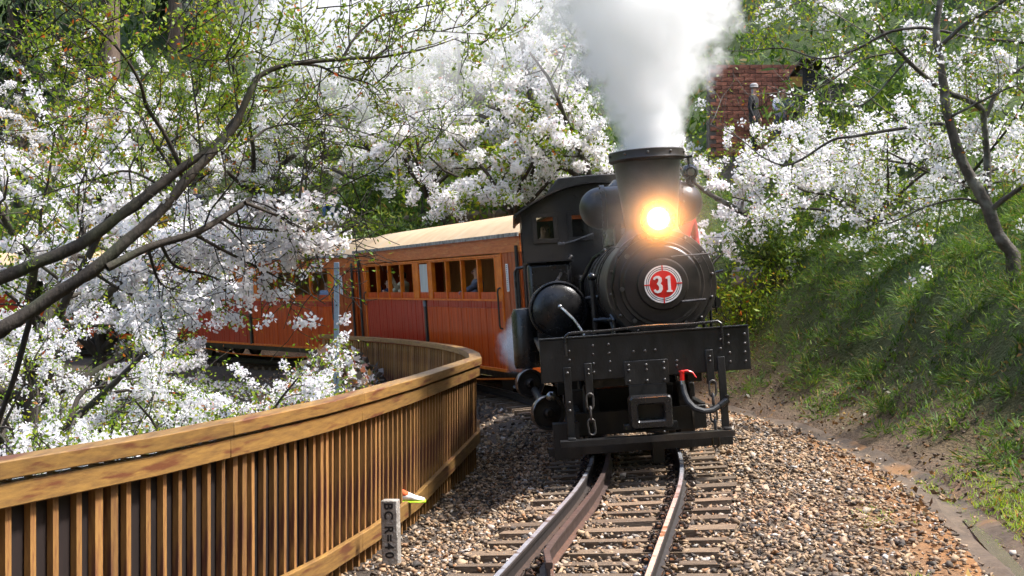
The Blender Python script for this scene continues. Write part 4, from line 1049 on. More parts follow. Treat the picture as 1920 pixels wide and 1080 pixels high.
# valley side, crowns at eye level (left, below and behind the fence)
spec = [ # px, depth, top z, width
 (70, 15.0, 0.15, 3.4, 'low white cherry in the hollow at the left end of the fence'),
 (330, 14.0, 0.15, 3.0, 'low white cherry just behind the fence handrail, under the leaning boughs'),
 (425, 19.5, 0.55, 3.8, 'white cherry in the hollow below the second passenger car'),
 (200, 21.0, 0.7, 4.4, 'white cherry below the third passenger car, in the dip'),
 (20, 20.0, 1.9, 4.2, 'dense white cherry crown at the left edge behind the leaning boughs'),
 (60, 29.0, 5.4, 6.5, 'tall white cherry at the left edge hiding the last cars'),
 (190, 33.0, 5.2, 6.0, 'tall white cherry left of the pair of steel posts'),
 (150, 17.5, 0.3, 3.0, 'low white cherry in the hollow between the steel posts and the fence')]
for i, (X, dep, ztop, w, lab) in enumerate(spec):
    q = px(X, 550, dep); zg = float(gxy(q[0], q[1])); far = dep > 25; cherry(40+i, q[0], dep, ztop-zg, w, lab, 2300 if far else 1300, 13 if far else 11, .062 if far else .040, .17 if far else .10, leaves=4200, leafsize=.10 if far else .065, flat=.7, low=.4)
# beyond the train
spec = [
 (40, 58, 8.5, 9, 'white cherry on the far slope under the dark conifers', 'leaf'),
 (190, 54, 8.0, 9, 'white cherry with golden leaves rising over the last passenger car', 'leaf_gold'),
 (340, 53, 7.5, 8, 'white cherry beyond the third car, left of the standing hikers', 'leaf'),
 (480, 52, 8.0, 8, 'white cherry on the slope above the second passenger car roof', 'leaf'),
 (610, 54, 9.0, 8, 'white cherry above the sitting hiker, steam drifting over it', 'leaf'),
 (740, 48, 8.0, 8, 'white cherry leaning over the first passenger car roof', 'leaf'),
 (890, 47, 9.0, 8, 'white cherry with crooked bare limb in the middle of the hillside', 'leaf'),
 (800, 42.5, 5.6, 5.5, 'low white cherry with yellow-green leaves over the middle of the first car', 'leaf'),
 (965, 37, 5.0, 5.0, 'low white cherry between the first car roof and the locomotive cab', 'leaf'),
 (1030, 42, 9.5, 7, 'tall white cherry just left of the steam plume', 'leaf'),
 (1110, 36, 6.0, 5, 'yellow-leaved white cherry behind the locomotive cab', 'leaf')]
for i, (X, dep, h, w, lab, mt_) in enumerate(spec):
    q = px(X, 550, dep); cherry(60+i, q[0], dep, h*.82, w*.8, lab, 1250, 13, .072, .2, leaves=3000, leafsize=.14, mt=mt_, flat=.6, low=.22)

# ---------------------------------------------------------------- cherries on the right bank
def traced(seed, base_px, dep, limbs_, label, n_cl, nleaf, size=.05, bark='bark_lichen', filt=None, per=8, subs=(8,.7)):
    b0 = px(*base_px, dep); b0[2] = float(gxy(b0[0], b0[1])) - .1
    t = thing('cherry_tree', label, 'cherry tree', tuple(b0), group='cherry trees'); T = Tree(seed); T.k = .66
    for pts, d0, d1, r0, r1_ in limbs_:
        k = len(pts); p = spline([px(x, y, d0+(d1-d0)*i/(k-1)) for i, (x, y) in enumerate(pts)])
        if pts[0] == base_px: p = np.vstack([b0, p])
        T.limb(p, r0, r1_)
        T.along(p, subs[0], subs[1], .009, 1, t0=.25, kids=5, up=.15, spread=.95)
    T.wood('trunk', K[bark], t)
    T.blossoms(n_cl, per, .10, size, t, filt=lambda c: (lambda x, y: ~((x > 1330) & (x < 1650) & (y > 60) & (y < 235) & (T.r.random(len(c)) < .88)) & ~((x > 1490) & (x < 1605) & (y > 115) & (y < 228)) & ~((y < 230) & (T.r.random(len(c)) < .45)))(*imgpos(c)))
    T.leaves(nleaf, .05, t, K['leaf'], spread=.06, filt=lambda c: (lambda x, y: ~((x > 1340) & (x < 1600) & (y > 95) & (y < 232) & (T.r.random(len(c)) < .8)))(*imgpos(c)))
    return t
traced(81, (1900,478), 17.0, [
  ([(1900,478),(1872,440),(1850,385),(1828,345),(1802,295),(1785,245),(1775,200),(1766,130),(1756,60),(1768,-20)], 17, 17, .125, .06),
  ([(1856,395),(1885,372),(1930,345),(1990,330)], 17, 16.5, .06, .03),
  ([(1790,258),(1766,232),(1687,241),(1604,255),(1558,264),(1484,308),(1433,296),(1386,259),(1326,231)], 17, 19, .045, .008),
  ([(1850,385),(1800,372),(1730,390),(1660,420),(1600,400)], 17, 17.5, .03, .008),
  ([(1760,90),(1810,45),(1870,10),(1920,-30)], 17, 16.6, .045, .03),
  ([(1762,100),(1752,55),(1673,58),(1604,93),(1540,110),(1470,90),(1400,95),(1345,95)], 17, 18.6, .04, .006),
  ([(1640,70),(1590,40),(1540,10),(1500,-20)], 17.6, 18, .016, .008),
  ([(1780,220),(1840,190),(1920,150)], 17, 16.4, .03, .015)],
  'dark-trunked cherry tree leaning in from the right edge above the bank', 640, 6200, .040, per=10, subs=(9,.8))
traced(82, (1852,300), 21.0, [
  ([(1852,300),(1846,232),(1836,199),(1766,167),(1710,120),(1678,88),(1655,60),(1640,20)], 21, 20, .085, .025),
  ([(1846,225),(1877,157),(1919,125),(1980,80)], 21, 21, .06, .03),
  ([(1920,79),(1817,69),(1752,58),(1690,95),(1620,110),(1560,150),(1500,180),(1440,160)], 20.5, 21, .045, .01),
  ([(1700,112),(1640,180),(1600,200),(1540,190),(1480,215)], 20.3, 21, .025, .006)],
  'pale lichened cherry tree behind the leaning one, branching over the wooden shed', 620, 2600, .044, per=11)
traced(83, (1470,470), 27.0, [
  ([(1470,470),(1420,428),(1390,398),(1345,372),(1318,355),(1290,330),(1260,300)], 27, 25, .12, .036),
  ([(1440,440),(1400,440),(1360,470),(1330,500)], 27, 26, .07, .024),
  ([(1420,428),(1470,390),(1540,370),(1620,380)], 27, 27, .06, .014),
  ([(1390,398),(1400,340),(1430,300),(1460,250)], 26.2, 27, .05, .012),
  ([(1420,428),(1500,430),(1570,420),(1650,440),(1720,430)], 27, 26, .054, .012),
  ([(1390,400),(1440,370),(1500,320),(1560,310),(1640,320)], 26.2, 27.5, .036, .009)],
  'cherry tree thick with white blossom right beside the locomotive boiler', 1400, 3600, .052, per=12, subs=(11,1.0))
q = px(1640, 450, 25); cherry(84, q[0], 25, 2.2, 5.0, 'low white cherry on the bench above the mossy bank', 900, 8, .06, .16, leaves=2600, leafsize=.07, low=.25, flat=.5)
q = px(1800, 450, 24); cherry(85, q[0], 24, 2.0, 4.5, 'low white cherry behind the leaning trunk at right', 700, 8, .06, .16, leaves=2600, leafsize=.07, low=.25, flat=.5)

# ---------------------------------------------------------------- conifers
def conifer(seed, X, dep, h, r0, w, label, bare=.25, n_br=70, z0=None):
    q = px(X, 550, dep); x, y = q[0], dep; z = float(gxy(x, y)) - .3
    t = thing('conifer_tree', label, 'conifer', (x, y, z), group='tall conifers'); r_ = np.random.default_rng(seed); T = Tree(seed)
    T.limb([(x,y,z),(x+.05,y,z+h*.35),(x,y,z+h*.7),(x,y,z+h)], r0, r0*.25)
    cs, ds = [], []
    for k in range(n_br):
        f = bare + (1-bare)*(k+r_.random())/n_br; a = r_.uniform(0, 6.28); L = w*(1.08-f)*r_.uniform(.6,1.1)
        p0 = np.array([x, y, z+h*f]); dr = np.array([math.cos(a), math.sin(a), -.12])
        pts = np.array([p0 + dr*L*u + np.array([0,0,-.28*L*u*u]) for u in np.linspace(0,1,5)]); T.limb(pts, .05*r0+.02, .008)
        m_ = 26; u = r_.random(m_)**.7; c = p0 + dr*(L*u)[:,None] + np.stack([0*u, 0*u, -.28*L*u*u], -1) + r_.normal(0, .10*L, (m_,3))*np.array([1,1,.35]); cs.append(c); ds.append(np.tile(dr*[1,1,0] + [0,0,-.9], (m_,1)))
    T.wood('trunk', K['cedar_bark'], t)
    c = np.concatenate(cs) - np.array(t.location); o = link('crown', leaf_mesh('crown', np.repeat(c,3,0)+r_.normal(0,.12,(len(c)*3,3)), .62, r_, .30, np.repeat(np.concatenate(ds),3,0)), K['needle'], t); o['kind'] = 'stuff'
for i, a in enumerate([
  (30, 62, 26, .45, 5.5, 'dark conifer filling the top left corner', .05, 110),
  (205, 66, 32, .46, 4.2, 'conifer with tall bare grey trunk at upper left', .34, 60),
  (330, 70, 30, .4, 5.0, 'dark green conifer right of the bare grey trunk', .08, 100),
  (470, 74, 30, .4, 5.0, 'conifer behind the drifting steam at top', .08, 90),
  (620, 72, 28, .4, 4.6, 'conifer seen through steam above the second car', .12, 80),
  (1000, 66, 30, .42, 4.0, 'conifer trunk left of the steam plume', .3, 60),
  (1405, 52, 24, .38, 3.6, 'dark conifer above the brick wall', .22, 80),
  (1560, 58, 26, .4, 4.2, 'conifer at the top above the wooden shed', .2, 80),
  (1842, 38, 22, .36, 3.0, 'conifer with thick reddish trunk behind the lichened cherry', .42, 50),
  (1905, 40, 22, .34, 3.0, 'conifer with reddish trunk at the top right corner', .42, 50),
  (860, 78, 30, .4, 5.0, 'distant conifer above the middle of the hillside', .08, 80),
  (1700, 66, 28, .4, 5.0, 'dark conifer high behind the right cherries', .08, 80)]): conifer(100+i, *a)

# ---------------------------------------------------------------- shrubs, grass and ground cover
def shrub(seed, x, y, w, h, label, n, size, mt, aspect=.25, name='shrub'):
    z = float(gxy(x, y)); t = thing(name, label, 'shrub', (x, y, z), group='shrubs on the hillside'); r_ = np.random.default_rng(seed); T = Tree(seed)
    for k in range(9): T.grow((x+r_.normal(0,.1*w), y+r_.normal(0,.1*w), z-.05), (r_.normal(0,.5), r_.normal(0,.5), 1), h*r_.uniform(.6,1), .015, 1, up=.1, kids=5)
    T.wood('stem', K['bark'], t)
    c = T.pts_on(n) + r_.normal(0, .12*w, (n,3))*np.array([1,1,.6]); c[:,2] = np.maximum(c[:,2], z+.02)
    o = link('foliage', leaf_mesh('foliage', c-np.array(t.location), size, r_, aspect, droop=.2), K[mt], t); o['kind'] = 'stuff'
for i, (X, dep, w, h, lab, mt_, size) in enumerate([
  (745, 40, 2.4, 2.2, 'dark leafy shrub behind the seam between first and second cars', 'leaf_green', .22),
  (810, 36.5, 2.6, 2.4, 'dark bamboo-leaved shrub right behind the first car roof', 'needle', .34),
  (880, 34, 2.4, 2.3, 'dark bamboo-leaved shrub behind the front end of the first car', 'needle', .34),
  (950, 31, 1.8, 1.8, 'yellow-green shrub next to the locomotive cab roof', 'leaf', .16),
  (900, 46, 3.0, 2.2, 'bright green shrub in the middle of the hillside', 'leaf', .2),
  (850, 50, 3.2, 2.2, 'bright grassy shrub above the dark bamboo', 'leaf', .22),
  (700, 47, 2.4, 1.7, 'green shrub at the end of the mossy terrace wall', 'leaf_green', .2),
  (1380, 25, 1.6, 1.4, 'leafy shrub right of the crew member in red', 'leaf', .1),
  (1480, 25, 1.5, 1.2, 'dark leafy shrub above the grey tarpaulin', 'leaf_green', .12),
  (1650, 31, 2.6, 2.4, 'tall grass-leaved shrub right of the wooden shed', 'leaf_green', .4),
  (1720, 30, 2.4, 2.2, 'grass-leaved shrub under the lichened cherry', 'leaf_green', .36),
  (130, 50, 3.0, 2.2, 'golden shrub under the far white cherries at left', 'leaf_gold', .2),
  (260, 49, 3.0, 2.0, 'golden-orange shrub above the last passenger cars', 'leaf_gold', .2),
  (60, 26, 2.6, 2.2, 'yellow-green shrub behind the leaning boughs', 'leaf', .12)]):
    q = px(X, 550, dep); shrub(200+i, q[0], dep, w, h, lab, 2200, size, mt_, aspect=.16 if size > .3 else .35)

def blades(name, p, h, r_, w=.012, lean=.5, curl=.5):
    """p: roots, h: lengths -> bent two-segment blades"""
    n = len(p); a = r_.uniform(0, 6.28, n); d = np.stack([np.cos(a), np.sin(a), 0*a], -1); up = np.array([0,0,1.0])
    l = np.abs(r_.normal(lean, .25, n))[:,None]; dirv = unit(up + d*l); hh = h[:,None]; sd_ = np.stack([-np.sin(a), np.cos(a), 0*a], -1)*(w*r_.uniform(.6,1.3,n))[:,None]
    mid = p + dirv*hh*.55; tip = mid + unit(dirv + d*curl + np.array([0,0,-.25]))*hh*.5
    v = np.stack([p-sd_, p+sd_, mid+sd_*.7, mid-sd_*.7, tip], 1).reshape(-1,3); o = 5*np.arange(n)[:,None]
    return np_mesh(name, v, tris=(o+np.array([[3,2,4]])).reshape(-1,3), quads=(o+np.array([[0,1,2,3]])).reshape(-1,4))
def scatter(n, s0, s1, d0, d1, r_, dens=None):
    s = r_.uniform(s0, s1, n); d = r_.uniform(d0, d1, n)
    if dens is not None:
        k = r_.random(n) < dens(s, d); s, d = s[k], d[k]
    q = sd_xy(s, d); return np.concatenate([q, gz(s, d)[:,None]], -1), s, d
r_ = np.random.default_rng(77)
def dens(s, d):
    q = sd_xy(s, d); cl_ = wav(q[:,0], q[:,1], 1.5, 5.0)
    return np.clip(.6+.6*cl_, .08, 1)*smooth(2.95, 3.3, d)*np.interp(d, [3.0,3.5,4.0,4.6,6.5,8], [.35,.55,.8,1,1,.5])
tuft, s_, d_ = scatter(31000, -8, 23, 2.9, 8.5, r_, dens)
m_ = len(tuft); k = 5; p = np.repeat(tuft, k, 0) + r_.normal(0, .035, (m_*k,3))*np.array([1,1,.2])
o = link('bank_grass', blades('bank_grass', p, np.repeat(r_.uniform(.06,.19,m_), k)*r_.uniform(.6,1.2,m_*k), r_, .008, 1.0, 1.4), K['grass'])
tag(o, 'fine feathery green grass and moss covering the right bank', 'grass', kind='stuff')
# feathery mounds
c, s_, d_ = scatter(1250, -8, 22, 3.0, 8.0, r_, lambda s, d: np.interp(d, [3.0,3.5,4.0,4.6,8], [.15,.4,.7,1,.8])); n_ = len(c); k = 130
Rm = r_.uniform(.14,.42,n_)*np.interp(s_, [-6,10,22], [.8,1.1,1.4]); dv = unit(r_.normal(size=(n_*k,3))*[1,1,.7] + [0,0,.45]); dv[:,2] = np.abs(dv[:,2])
p = np.repeat(c, k, 0) + dv*np.repeat(Rm, k)[:,None]*r_.uniform(.3,.95,(n_*k,1))
tag(link('fern_mounds', leaf_mesh('fern_mounds', p, .14, r_, .075, dv*[1,1,.4] + [0,0,.15]), K['grass']), 'soft rounded mounds of feathery green fern on the right bank', 'ferns', kind='stuff')
# leafy ground cover on the bank
c, s_, d_ = scatter(26000, -8, 18, 3.1, 8, r_, dens); c = c + np.abs(r_.normal(0,.07,c.shape))*[0,0,1]
tag(link('ground_cover', leaf_mesh('ground_cover', c, .06, r_, .4), K['leaf_green']), 'small leaved plants creeping over the mossy bank', 'ground cover', kind='stuff')
# hillside undergrowth behind the train
c, s_, d_ = scatter(60000, 6, 75, 3.2, 36, r_, lambda s, d: ((s > 21) | (d > 9)).astype(float)); c = c + np.abs(r_.normal(0,.22,c.shape))*[0,0,1]
tag(link('undergrowth', leaf_mesh('undergrowth', c, .34, r_, .28, np.tile([0,0,.7],(len(c),1))+r_.normal(0,.6,c.shape)), K['grass']), 'bright green grass and ferns covering the hillside behind the train', 'undergrowth', kind='stuff')
# valley slope: grass plus fallen petals
c, s_, d_ = scatter(16000, -6, 42, -14, -2.25, r_); c = c + np.abs(r_.normal(0,.05,c.shape))*[0,0,1]
tag(link('slope_weeds', leaf_mesh('slope_weeds', c, .13, r_, .4), K['leaf_green']), 'weeds on the slope below the fence', 'weeds', kind='stuff')
c, s_, d_ = scatter(16000, -3, 36, -7, -2.4, r_); c = c + [0,0,.05]
tag(link('fallen_petals', flower_mesh('fallen_petals', c, .07, r_, 2), K['petal']), 'white petals fallen over the slope inside the fence', 'petals', kind='stuff')
c, s_, d_ = scatter(5200, -1, 14, 4.9, 7.0, r_, lambda s, d: np.clip(wav(s*1.3, d*2.0, .5, 2)*.8+.25, 0, 1)); c = c + np.abs(r_.normal(0,.07,c.shape))*[0,0,1]+[0,0,.06]
tag(link('petal_drift', flower_mesh('petal_drift', c, .06, r_), K['petal']), 'white fallen blossom lying along the top of the mossy bank', 'petals', kind='stuff')
# weeds at the drain
c, s_, d_ = scatter(5200, -8, 3, 1.75, 3.1, r_, lambda s, d: np.clip(wav(s*1.0, d*1.7, .8, 3)-.35, 0, 1)); k = 7; p = np.repeat(c, k, 0)+r_.normal(0,.03,(len(c)*k,3))*[1,1,.1]
tag(link('drain_weeds', blades('drain_weeds', p, r_.uniform(.03,.10,len(p)), r_, .004, .9, .8), K['leaf']), 'patches of bright weeds growing along the drain', 'weeds', kind='stuff')

# ================================================================ walls, shed, posts
K['brick'] = mat('weathered_brick', (.29,.11,.065), (.18,.07,.045), nscale=9, rough=.9, bump=.5, bscale=40, c3=(.11,.07,.05), n3=4, objvar=.35)
K['mortar'] = mat('mortar', (.16,.13,.11), (.10,.085,.07), nscale=12, rough=.95)
c0 = px(1445, 165, 35.0); wz = 5.05
bw = thing('brick_wall', 'weathered red brick retaining wall on the hillside right of the steam', 'wall', (c0[0], 35.0, wz))
b = MB(); b.bb(-1.55,1.12,.02,.5,-1.2,2.26); b.build('mortar_bed', K['mortar'], bw)
bm_ = []
for k in range(3):
    b = MB(); b.bb(-.136,.136,0,.10,-.047,.047); b.v = [(x+random.uniform(-.006,.006), y+random.uniform(-.012,.0), z+random.uniform(-.005,.005)) for x,y,z in b.v]; bm_.append(b.mesh('brick', 0)); bm_[-1].materials.append(K['brick'])
for row in range(22):
    for i in range(9):
        x = -1.38 + i*.286 + (.143 if row % 2 else 0)
        if x > 1.0: continue
        link('brick', bm_[(row*7+i*3) % 3], None, bw, (x, -.01+random.uniform(-.012,.012), .0+row*.1045), (0,0,random.uniform(-.01,.01)))
K['darkplank'] = mat('dark_shed_plank', (.022,.020,.020), (.045,.038,.034), nscale=6, rough=.8, bump=.4, bscale=20, stretch=(.6,3,5))
K['yellowboard'] = mat('yellow_board', (.42,.22,.05), (.3,.14,.03), nscale=4, rough=.7)
c1 = px(1546, 178, 33.5); sh_ = thing('wooden_shed', 'dark plank shed beside the brick wall under cherry branches', 'shed', (c1[0], 33.5, c1[2]-.62))
for k in range(9):
    b = MB(); b.bb(-.47,.47,-.0,.03,-.35+k*.175+.004,-.35+(k+1)*.175-.004); b.v = [(x+random.uniform(-.01,.01),y+random.uniform(-.012,0),z) for x,y,z in b.v]; b.build('plank', K['darkplank'], sh_, bevel=.004)
for x in (-.49,.49):
    b = MB(); b.bb(x-.04,x+.04,-.03,1.2,-.6,1.26); b.build('side_wall', K['darkplank'], sh_)
b = MB(); b.box((0,.5,1.33),(1.25,1.7,.05),(R(-8),0,0)); b.build('roof', K['darkplank'], sh_, bevel=.01)
b = MB(); b.bb(-.82,-.535,-.02,.0,.82,1.06); b.build('yellow_board', K['yellowboard'], sh_)
# mossy terrace wall behind the second car
K['mossrock'] = mat('mossy_stone', (.10,.075,.04), (.06,.05,.025), nscale=5, rough=.95, bump=.8, bscale=14, c3=(.16,.12,.025), n3=2.5)
w0 = sd_xy(np.array(30.0), np.array(5.35)); tz = float(gz(np.array(30.0), np.array(5.6)))
tww = thing('terrace_wall', 'low mossy stone terrace wall above the second passenger car', 'wall', (w0[0], w0[1], tz))
sm = []
for k in range(4):
    b = MB(); b.sphere((0,0,0), .5, 10, 6, (.62,.5,.42)); b.v = [(x*(1+random.uniform(-.18,.18)), y*(1+random.uniform(-.15,.15)), z*(1+random.uniform(-.2,.2))) for x,y,z in b.v]; sm.append(b.mesh('stone', 60)); sm[-1].materials.append(K['mossrock'])
for row in range(4):
    for i in range(26):
        s = 22.5+i*.56+(.28 if row % 2 else 0); q = sd_xy(np.array(s), np.array(5.15+.10*row)); zz = float(gz(np.array(s), np.array(5.7), False))
        link('stone', sm[(i*3+row) % 4], None, tww, (q[0]-w0[0], q[1]-w0[1], zz-.72+row*.27-tz), (random.uniform(-.2,.2), random.uniform(-.2,.2), -heading(s)+math.pi/2+random.uniform(-.15,.15)))
# steel posts on the slope
for X, ytop, dep, w, lab in ((631,492,21.5,.04,'tall blue-grey steel post standing in the leaf litter'),(282,518,24,.036,'galvanised post seen among blossom, the taller of a pair'),(308,540,26,.03,'galvanised post seen among blossom, the shorter of a pair')):
    q = px(X, ytop, dep); zg = float(gxy(q[0], q[1])); t = thing('steel_post', lab, 'post', (q[0], dep, zg-.2), group='steel posts')
    b = MB(); b.bb(-w,w,-w*.5,w*.5,0,q[2]-zg+.2); b.bb(-w,-w+.012,w*.5,w*1.6,0,q[2]-zg+.2); b.build('shaft', K['galv'], t, bevel=.004)
    b = MB()
    for k in range(9): b.cyl((0,-w*.5-.004,.4+k*(q[2]-zg-.3)/9),(0,-w*.5+.004,.4+k*(q[2]-zg-.3)/9),.012,n=8)
    o = b.build('holes', K['ink'], t); o['kind'] = 'stuff'
# tarpaulin bundle
K['tarp'] = mat('grey_tarpaulin', (.22,.22,.25), (.14,.14,.16), nscale=3, rough=.35, bump=.7, bscale=7)
q = px(1408, 520, 26.0); q[2] = float(gxy(q[0], q[1]))+.18; tb = MB(); tb.sphere((0,0,0), .5, 28, 16, (.68,.6,.42))
def _tp(x, y, z):
    f = lambda v, m: math.copysign(abs(v/m)**.5*m, v)
    return (f(x,.34), f(y,.3), f(z,.21) + .02*math.sin(x*14+y*5) - .03*math.cos(z*9))
tb.v = [_tp(*v) for v in tb.v]
tag(tb.build('tarpaulin_bundle', K['tarp'], None, smooth=70, loc=(q[0], 26.0, q[2]), rot=(0,R(3),R(10))), 'grey plastic tarpaulin bundle on the bank right of the locomotive', 'tarpaulin')
# leaf litter mound inside the fence
K['litter'] = island_ramp('leaf_litter', [(0,(.03,.025,.02)),(.3,(.09,.07,.05)),(.5,(.2,.15,.12)),(.62,(.3,.08,.05)),(.72,(.35,.16,.04)),(.8,(.08,.14,.03)),(.88,(.55,.5,.48)),(1,(.8,.78,.76))], rough=.8, bump=0, trans=.15)
r_ = np.random.default_rng(91); c, s_, d_ = scatter(7000, 5, 21, -5.5, -2.0, r_); c = c + np.abs(r_.normal(0,.03,c.shape))*[0,0,1]
tag(link('leaf_litter', leaf_mesh('leaf_litter', c, .16, r_, .7), K['litter']), 'brown, red and white fallen leaves heaped behind the fence', 'litter', kind='stuff')
c, s_, d_ = scatter(2200, 5, 21, -5.0, -2.0, r_)
tag(link('rubble', stones('rubble', s_, d_, r_.uniform(.05,.13,len(s_)), 0.02, r_), K['litter']), 'small dark stones and clods heaped behind the fence', 'rubble', kind='stuff')

c, s_, d_ = scatter(4200, -8, 14, 2.2, 4.2, r_, lambda s, d: np.clip(.35+.5*wav(s*1.7, d*2.3, .5, 3), .05, 1)); c = c + np.abs(r_.normal(0,.012,c.shape))*[0,0,1]+[0,0,.01]
K['drybits'] = island_ramp('dry_leaves', [(0,(.06,.04,.025)),(.35,(.14,.085,.04)),(.6,(.28,.13,.035)),(.8,(.36,.22,.06)),(.9,(.10,.12,.02)),(1,(.5,.45,.38))], rough=.85, bump=0, trans=.15)
tag(link('dry_leaves', leaf_mesh('dry_leaves', c, .07, r_, .5), K['drybits']), 'dry brown leaves scattered over the drain and the foot of the bank', 'leaves', kind='stuff')
c, s_, d_ = scatter(2600, -8, 10, 2.25, 3.6, r_, lambda s, d: np.clip(.4+.5*wav(s*1.2, d*2.0, .5, 3), .05, 1))
tag(link('soil_clods', stones('soil_clods', s_, d_, r_.uniform(.02,.06,len(s_)), .01, r_), K['mud']), 'clods of brown soil washed down to the drain', 'soil', kind='stuff')

# ================================================================ people
K['skin'] = mat('skin', (.55,.30,.21), (.48,.25,.17), nscale=6, rough=.55)
K['hair'] = mat('black_hair', (.012,.010,.009), (.02,.016,.014), nscale=20, rough=.5)
CL = {}
def cloth(c):
    k = tuple(c)
    if k not in CL: CL[k] = mat('cloth_%d' % len(CL), c, [v*.7 for v in c], nscale=8, rough=.9, bump=.3, bscale=25)
    return CL[k]
STAND = dict(pel=(0,0,.93), chest=(0,.01,1.30), neck=(0,0,1.46), hd=(0,-.02,1.56), top=(0,-.01,1.67),
   sl=(-.18,0,1.38), el=(-.25,.02,1.12), wl=(-.24,-.08,.90), fl=(-.23,-.12,.80), sr=(.18,0,1.38), er=(.25,.02,1.12), wr=(.24,-.08,.90), fr=(.23,-.12,.80),
   hl=(-.10,0,.88), kl=(-.11,-.02,.48), al=(-.11,.02,.08), tl=(-.12,-.14,.03), hr=(.10,0,.88), kr=(.11,-.02,.48), ar=(.11,.02,.08), tr=(.12,-.14,.03))
SIT = dict(STAND, pel=(0,0,.18), chest=(0,-.05,.55), neck=(0,-.08,.71), hd=(0,-.12,.81), top=(0,-.11,.92), sl=(-.18,-.05,.63), el=(-.26,-.16,.40), wl=(-.18,-.36,.42), fl=(-.12,-.42,.44), sr=(.18,-.05,.63), er=(.26,-.16,.40), wr=(.18,-.36,.42), fr=(.12,-.42,.44),
   hl=(-.10,0,.15), kl=(-.15,-.40,.42), al=(-.14,-.46,.05), tl=(-.15,-.62,.0), hr=(.10,0,.15), kr=(.15,-.42,.40), ar=(.14,-.50,.05), tr=(.15,-.66,.0))
LEAN = dict(STAND, chest=(0,-.12,1.27), neck=(0,-.22,1.41), hd=(0,-.29,1.50), top=(0,-.31,1.61), sl=(-.18,-.14,1.34), sr=(.18,-.14,1.34), el=(-.27,-.30,1.12), wl=(-.22,-.5,1.06), fl=(-.2,-.58,1.06), er=(.27,-.30,1.12), wr=(.22,-.5,1.06), fr=(.2,-.58,1.06))
def person(label, loc, rz, J, shirt, legs, shoes=(.05,.05,.05), hair='hair', scale=1.0, group=None, hat=None):
    N_ = ['pel','chest','neck','hd','top','sl','el','wl','fl','sr','er','wr','fr','hl','kl','al','tl','hr','kr','ar','tr']
    RR = dict(pel=(.145,.115), chest=(.165,.12), neck=(.055,.055), hd=(.078,.088), top=(.075,.085), sl=(.07,.07), el=(.05,.05), wl=(.034,.034), fl=(.03,.022), hl=(.09,.09), kl=(.065,.065), al=(.045,.045), tl=(.04,.03))
    for k in list(RR):
        if k.endswith('l') and k != 'pel': RR[k[:-1]+'r'] = RR[k]
    E_ = [('pel','chest','s'),('chest','neck','s'),('neck','hd','k'),('hd','top','k'),('chest','sl','s'),('sl','el','s'),('el','wl','s'),('wl','fl','k'),('chest','sr','s'),('sr','er','s'),('er','wr','s'),('wr','fr','k'),
          ('pel','hl','l'),('hl','kl','l'),('kl','al','l'),('al','tl','f'),('pel','hr','l'),('hr','kr','l'),('kr','ar','l'),('ar','tr','f')]
    me = bpy.data.meshes.new('body'); me.from_pydata([J[k] for k in N_], [(N_.index(a), N_.index(b)) for a, b, _ in E_], [])
    o = bpy.data.objects.new('body', me); COL.objects.link(o)
    sk = o.modifiers.new('skin', 'SKIN'); sk.use_smooth_shade = True
    for i, k in enumerate(N_):
        me.skin_vertices[0].data[i].radius = RR[k]; me.skin_vertices[0].data[i].use_root = (k == 'pel')
    ss_ = o.modifiers.new('sub', 'SUBSURF'); ss_.levels = 2; ss_.render_levels = 2
    dg = bpy.context.evaluated_depsgraph_get(); dg.update(); m2 = bpy.data.meshes.new_from_object(o.evaluated_get(dg))
    bpy.data.objects.remove(o); bpy.data.meshes.remove(me); m2.name = 'person'
    m2.materials.clear()
    for mm in (cloth(shirt), cloth(legs), K['skin'], K[hair] if isinstance(hair, str) else cloth(hair), cloth(shoes)): m2.materials.append(mm)
    idx = {'s':0,'l':1,'k':2,'f':4}; hd, tp = Vector(J['hd']), Vector(J['top'])
    ab = [(Vector(J[a]), Vector(J[b]), c) for a, b, c in E_]
    for pl in m2.polygons:
        c = pl.center; best = None
        for a, b_, k in ab:
            d = b_-a; t = max(0, min(1, (c-a).dot(d)/max(d.length_squared, 1e-9))); ds = (a+d*t-c).length
            if best is None or ds < best[0]: best = (ds, k, a, b_)
        mi = idx[best[1]]
        if mi == 2 and (best[2] == hd or best[3] == hd) and c.z > hd.z-.06:
            if c.y > hd.y+.01 or c.z > tp.z-.01: mi = 3
        pl.material_index = mi; pl.use_smooth = True
    o = link('person', m2, None, None, loc, (0,0,rz)); o.scale = (scale,)*3
    tag(o, label, 'person', group)
    # face
    f = MB(); f.sphere((hd.x, hd.y-.092, hd.z+.01), .017, 8, 6, (.7,1,1.3)); f.build('nose', K['skin'], o)
    for sx in (-1,1):
        f = MB(); f.sphere((hd.x+sx*.032, hd.y-.080, hd.z+.035), .010, 8, 6); f.build('eye', K['hair'], o)
    if hat:
        f = MB(); f.lathe([(.13,0),(.105,.01),(.10,.07),(.06,.11),(0,.115)], (tp.x, tp.y, tp.z-.02), (0,0,1), 20, closed=False); f.build('hat', cloth(hat), o)
    return o
def stand_at(X, dep, dz=0.0):
    q = px(X, 550, dep); return (q[0], dep, float(gxy(q[0], dep))+dz)
GH = 'hikers on the terrace'
person('hiker in dark jacket and grey trousers standing on the terrace at left', stand_at(366, 49), R(20), STAND, (.03,.032,.05), (.32,.33,.38), group=GH)
person('hiker in dark clothes crouching behind the boughs on the terrace', stand_at(462, 48.5), R(60), SIT, (.03,.03,.035), (.06,.06,.07), group=GH, scale=1.1)
person('hiker in striped grey top and blue jeans sitting on the terrace wall', stand_at(632, 46.8, .12), R(-30), SIT, (.42,.43,.46), (.05,.11,.26), group=GH, scale=1.15)
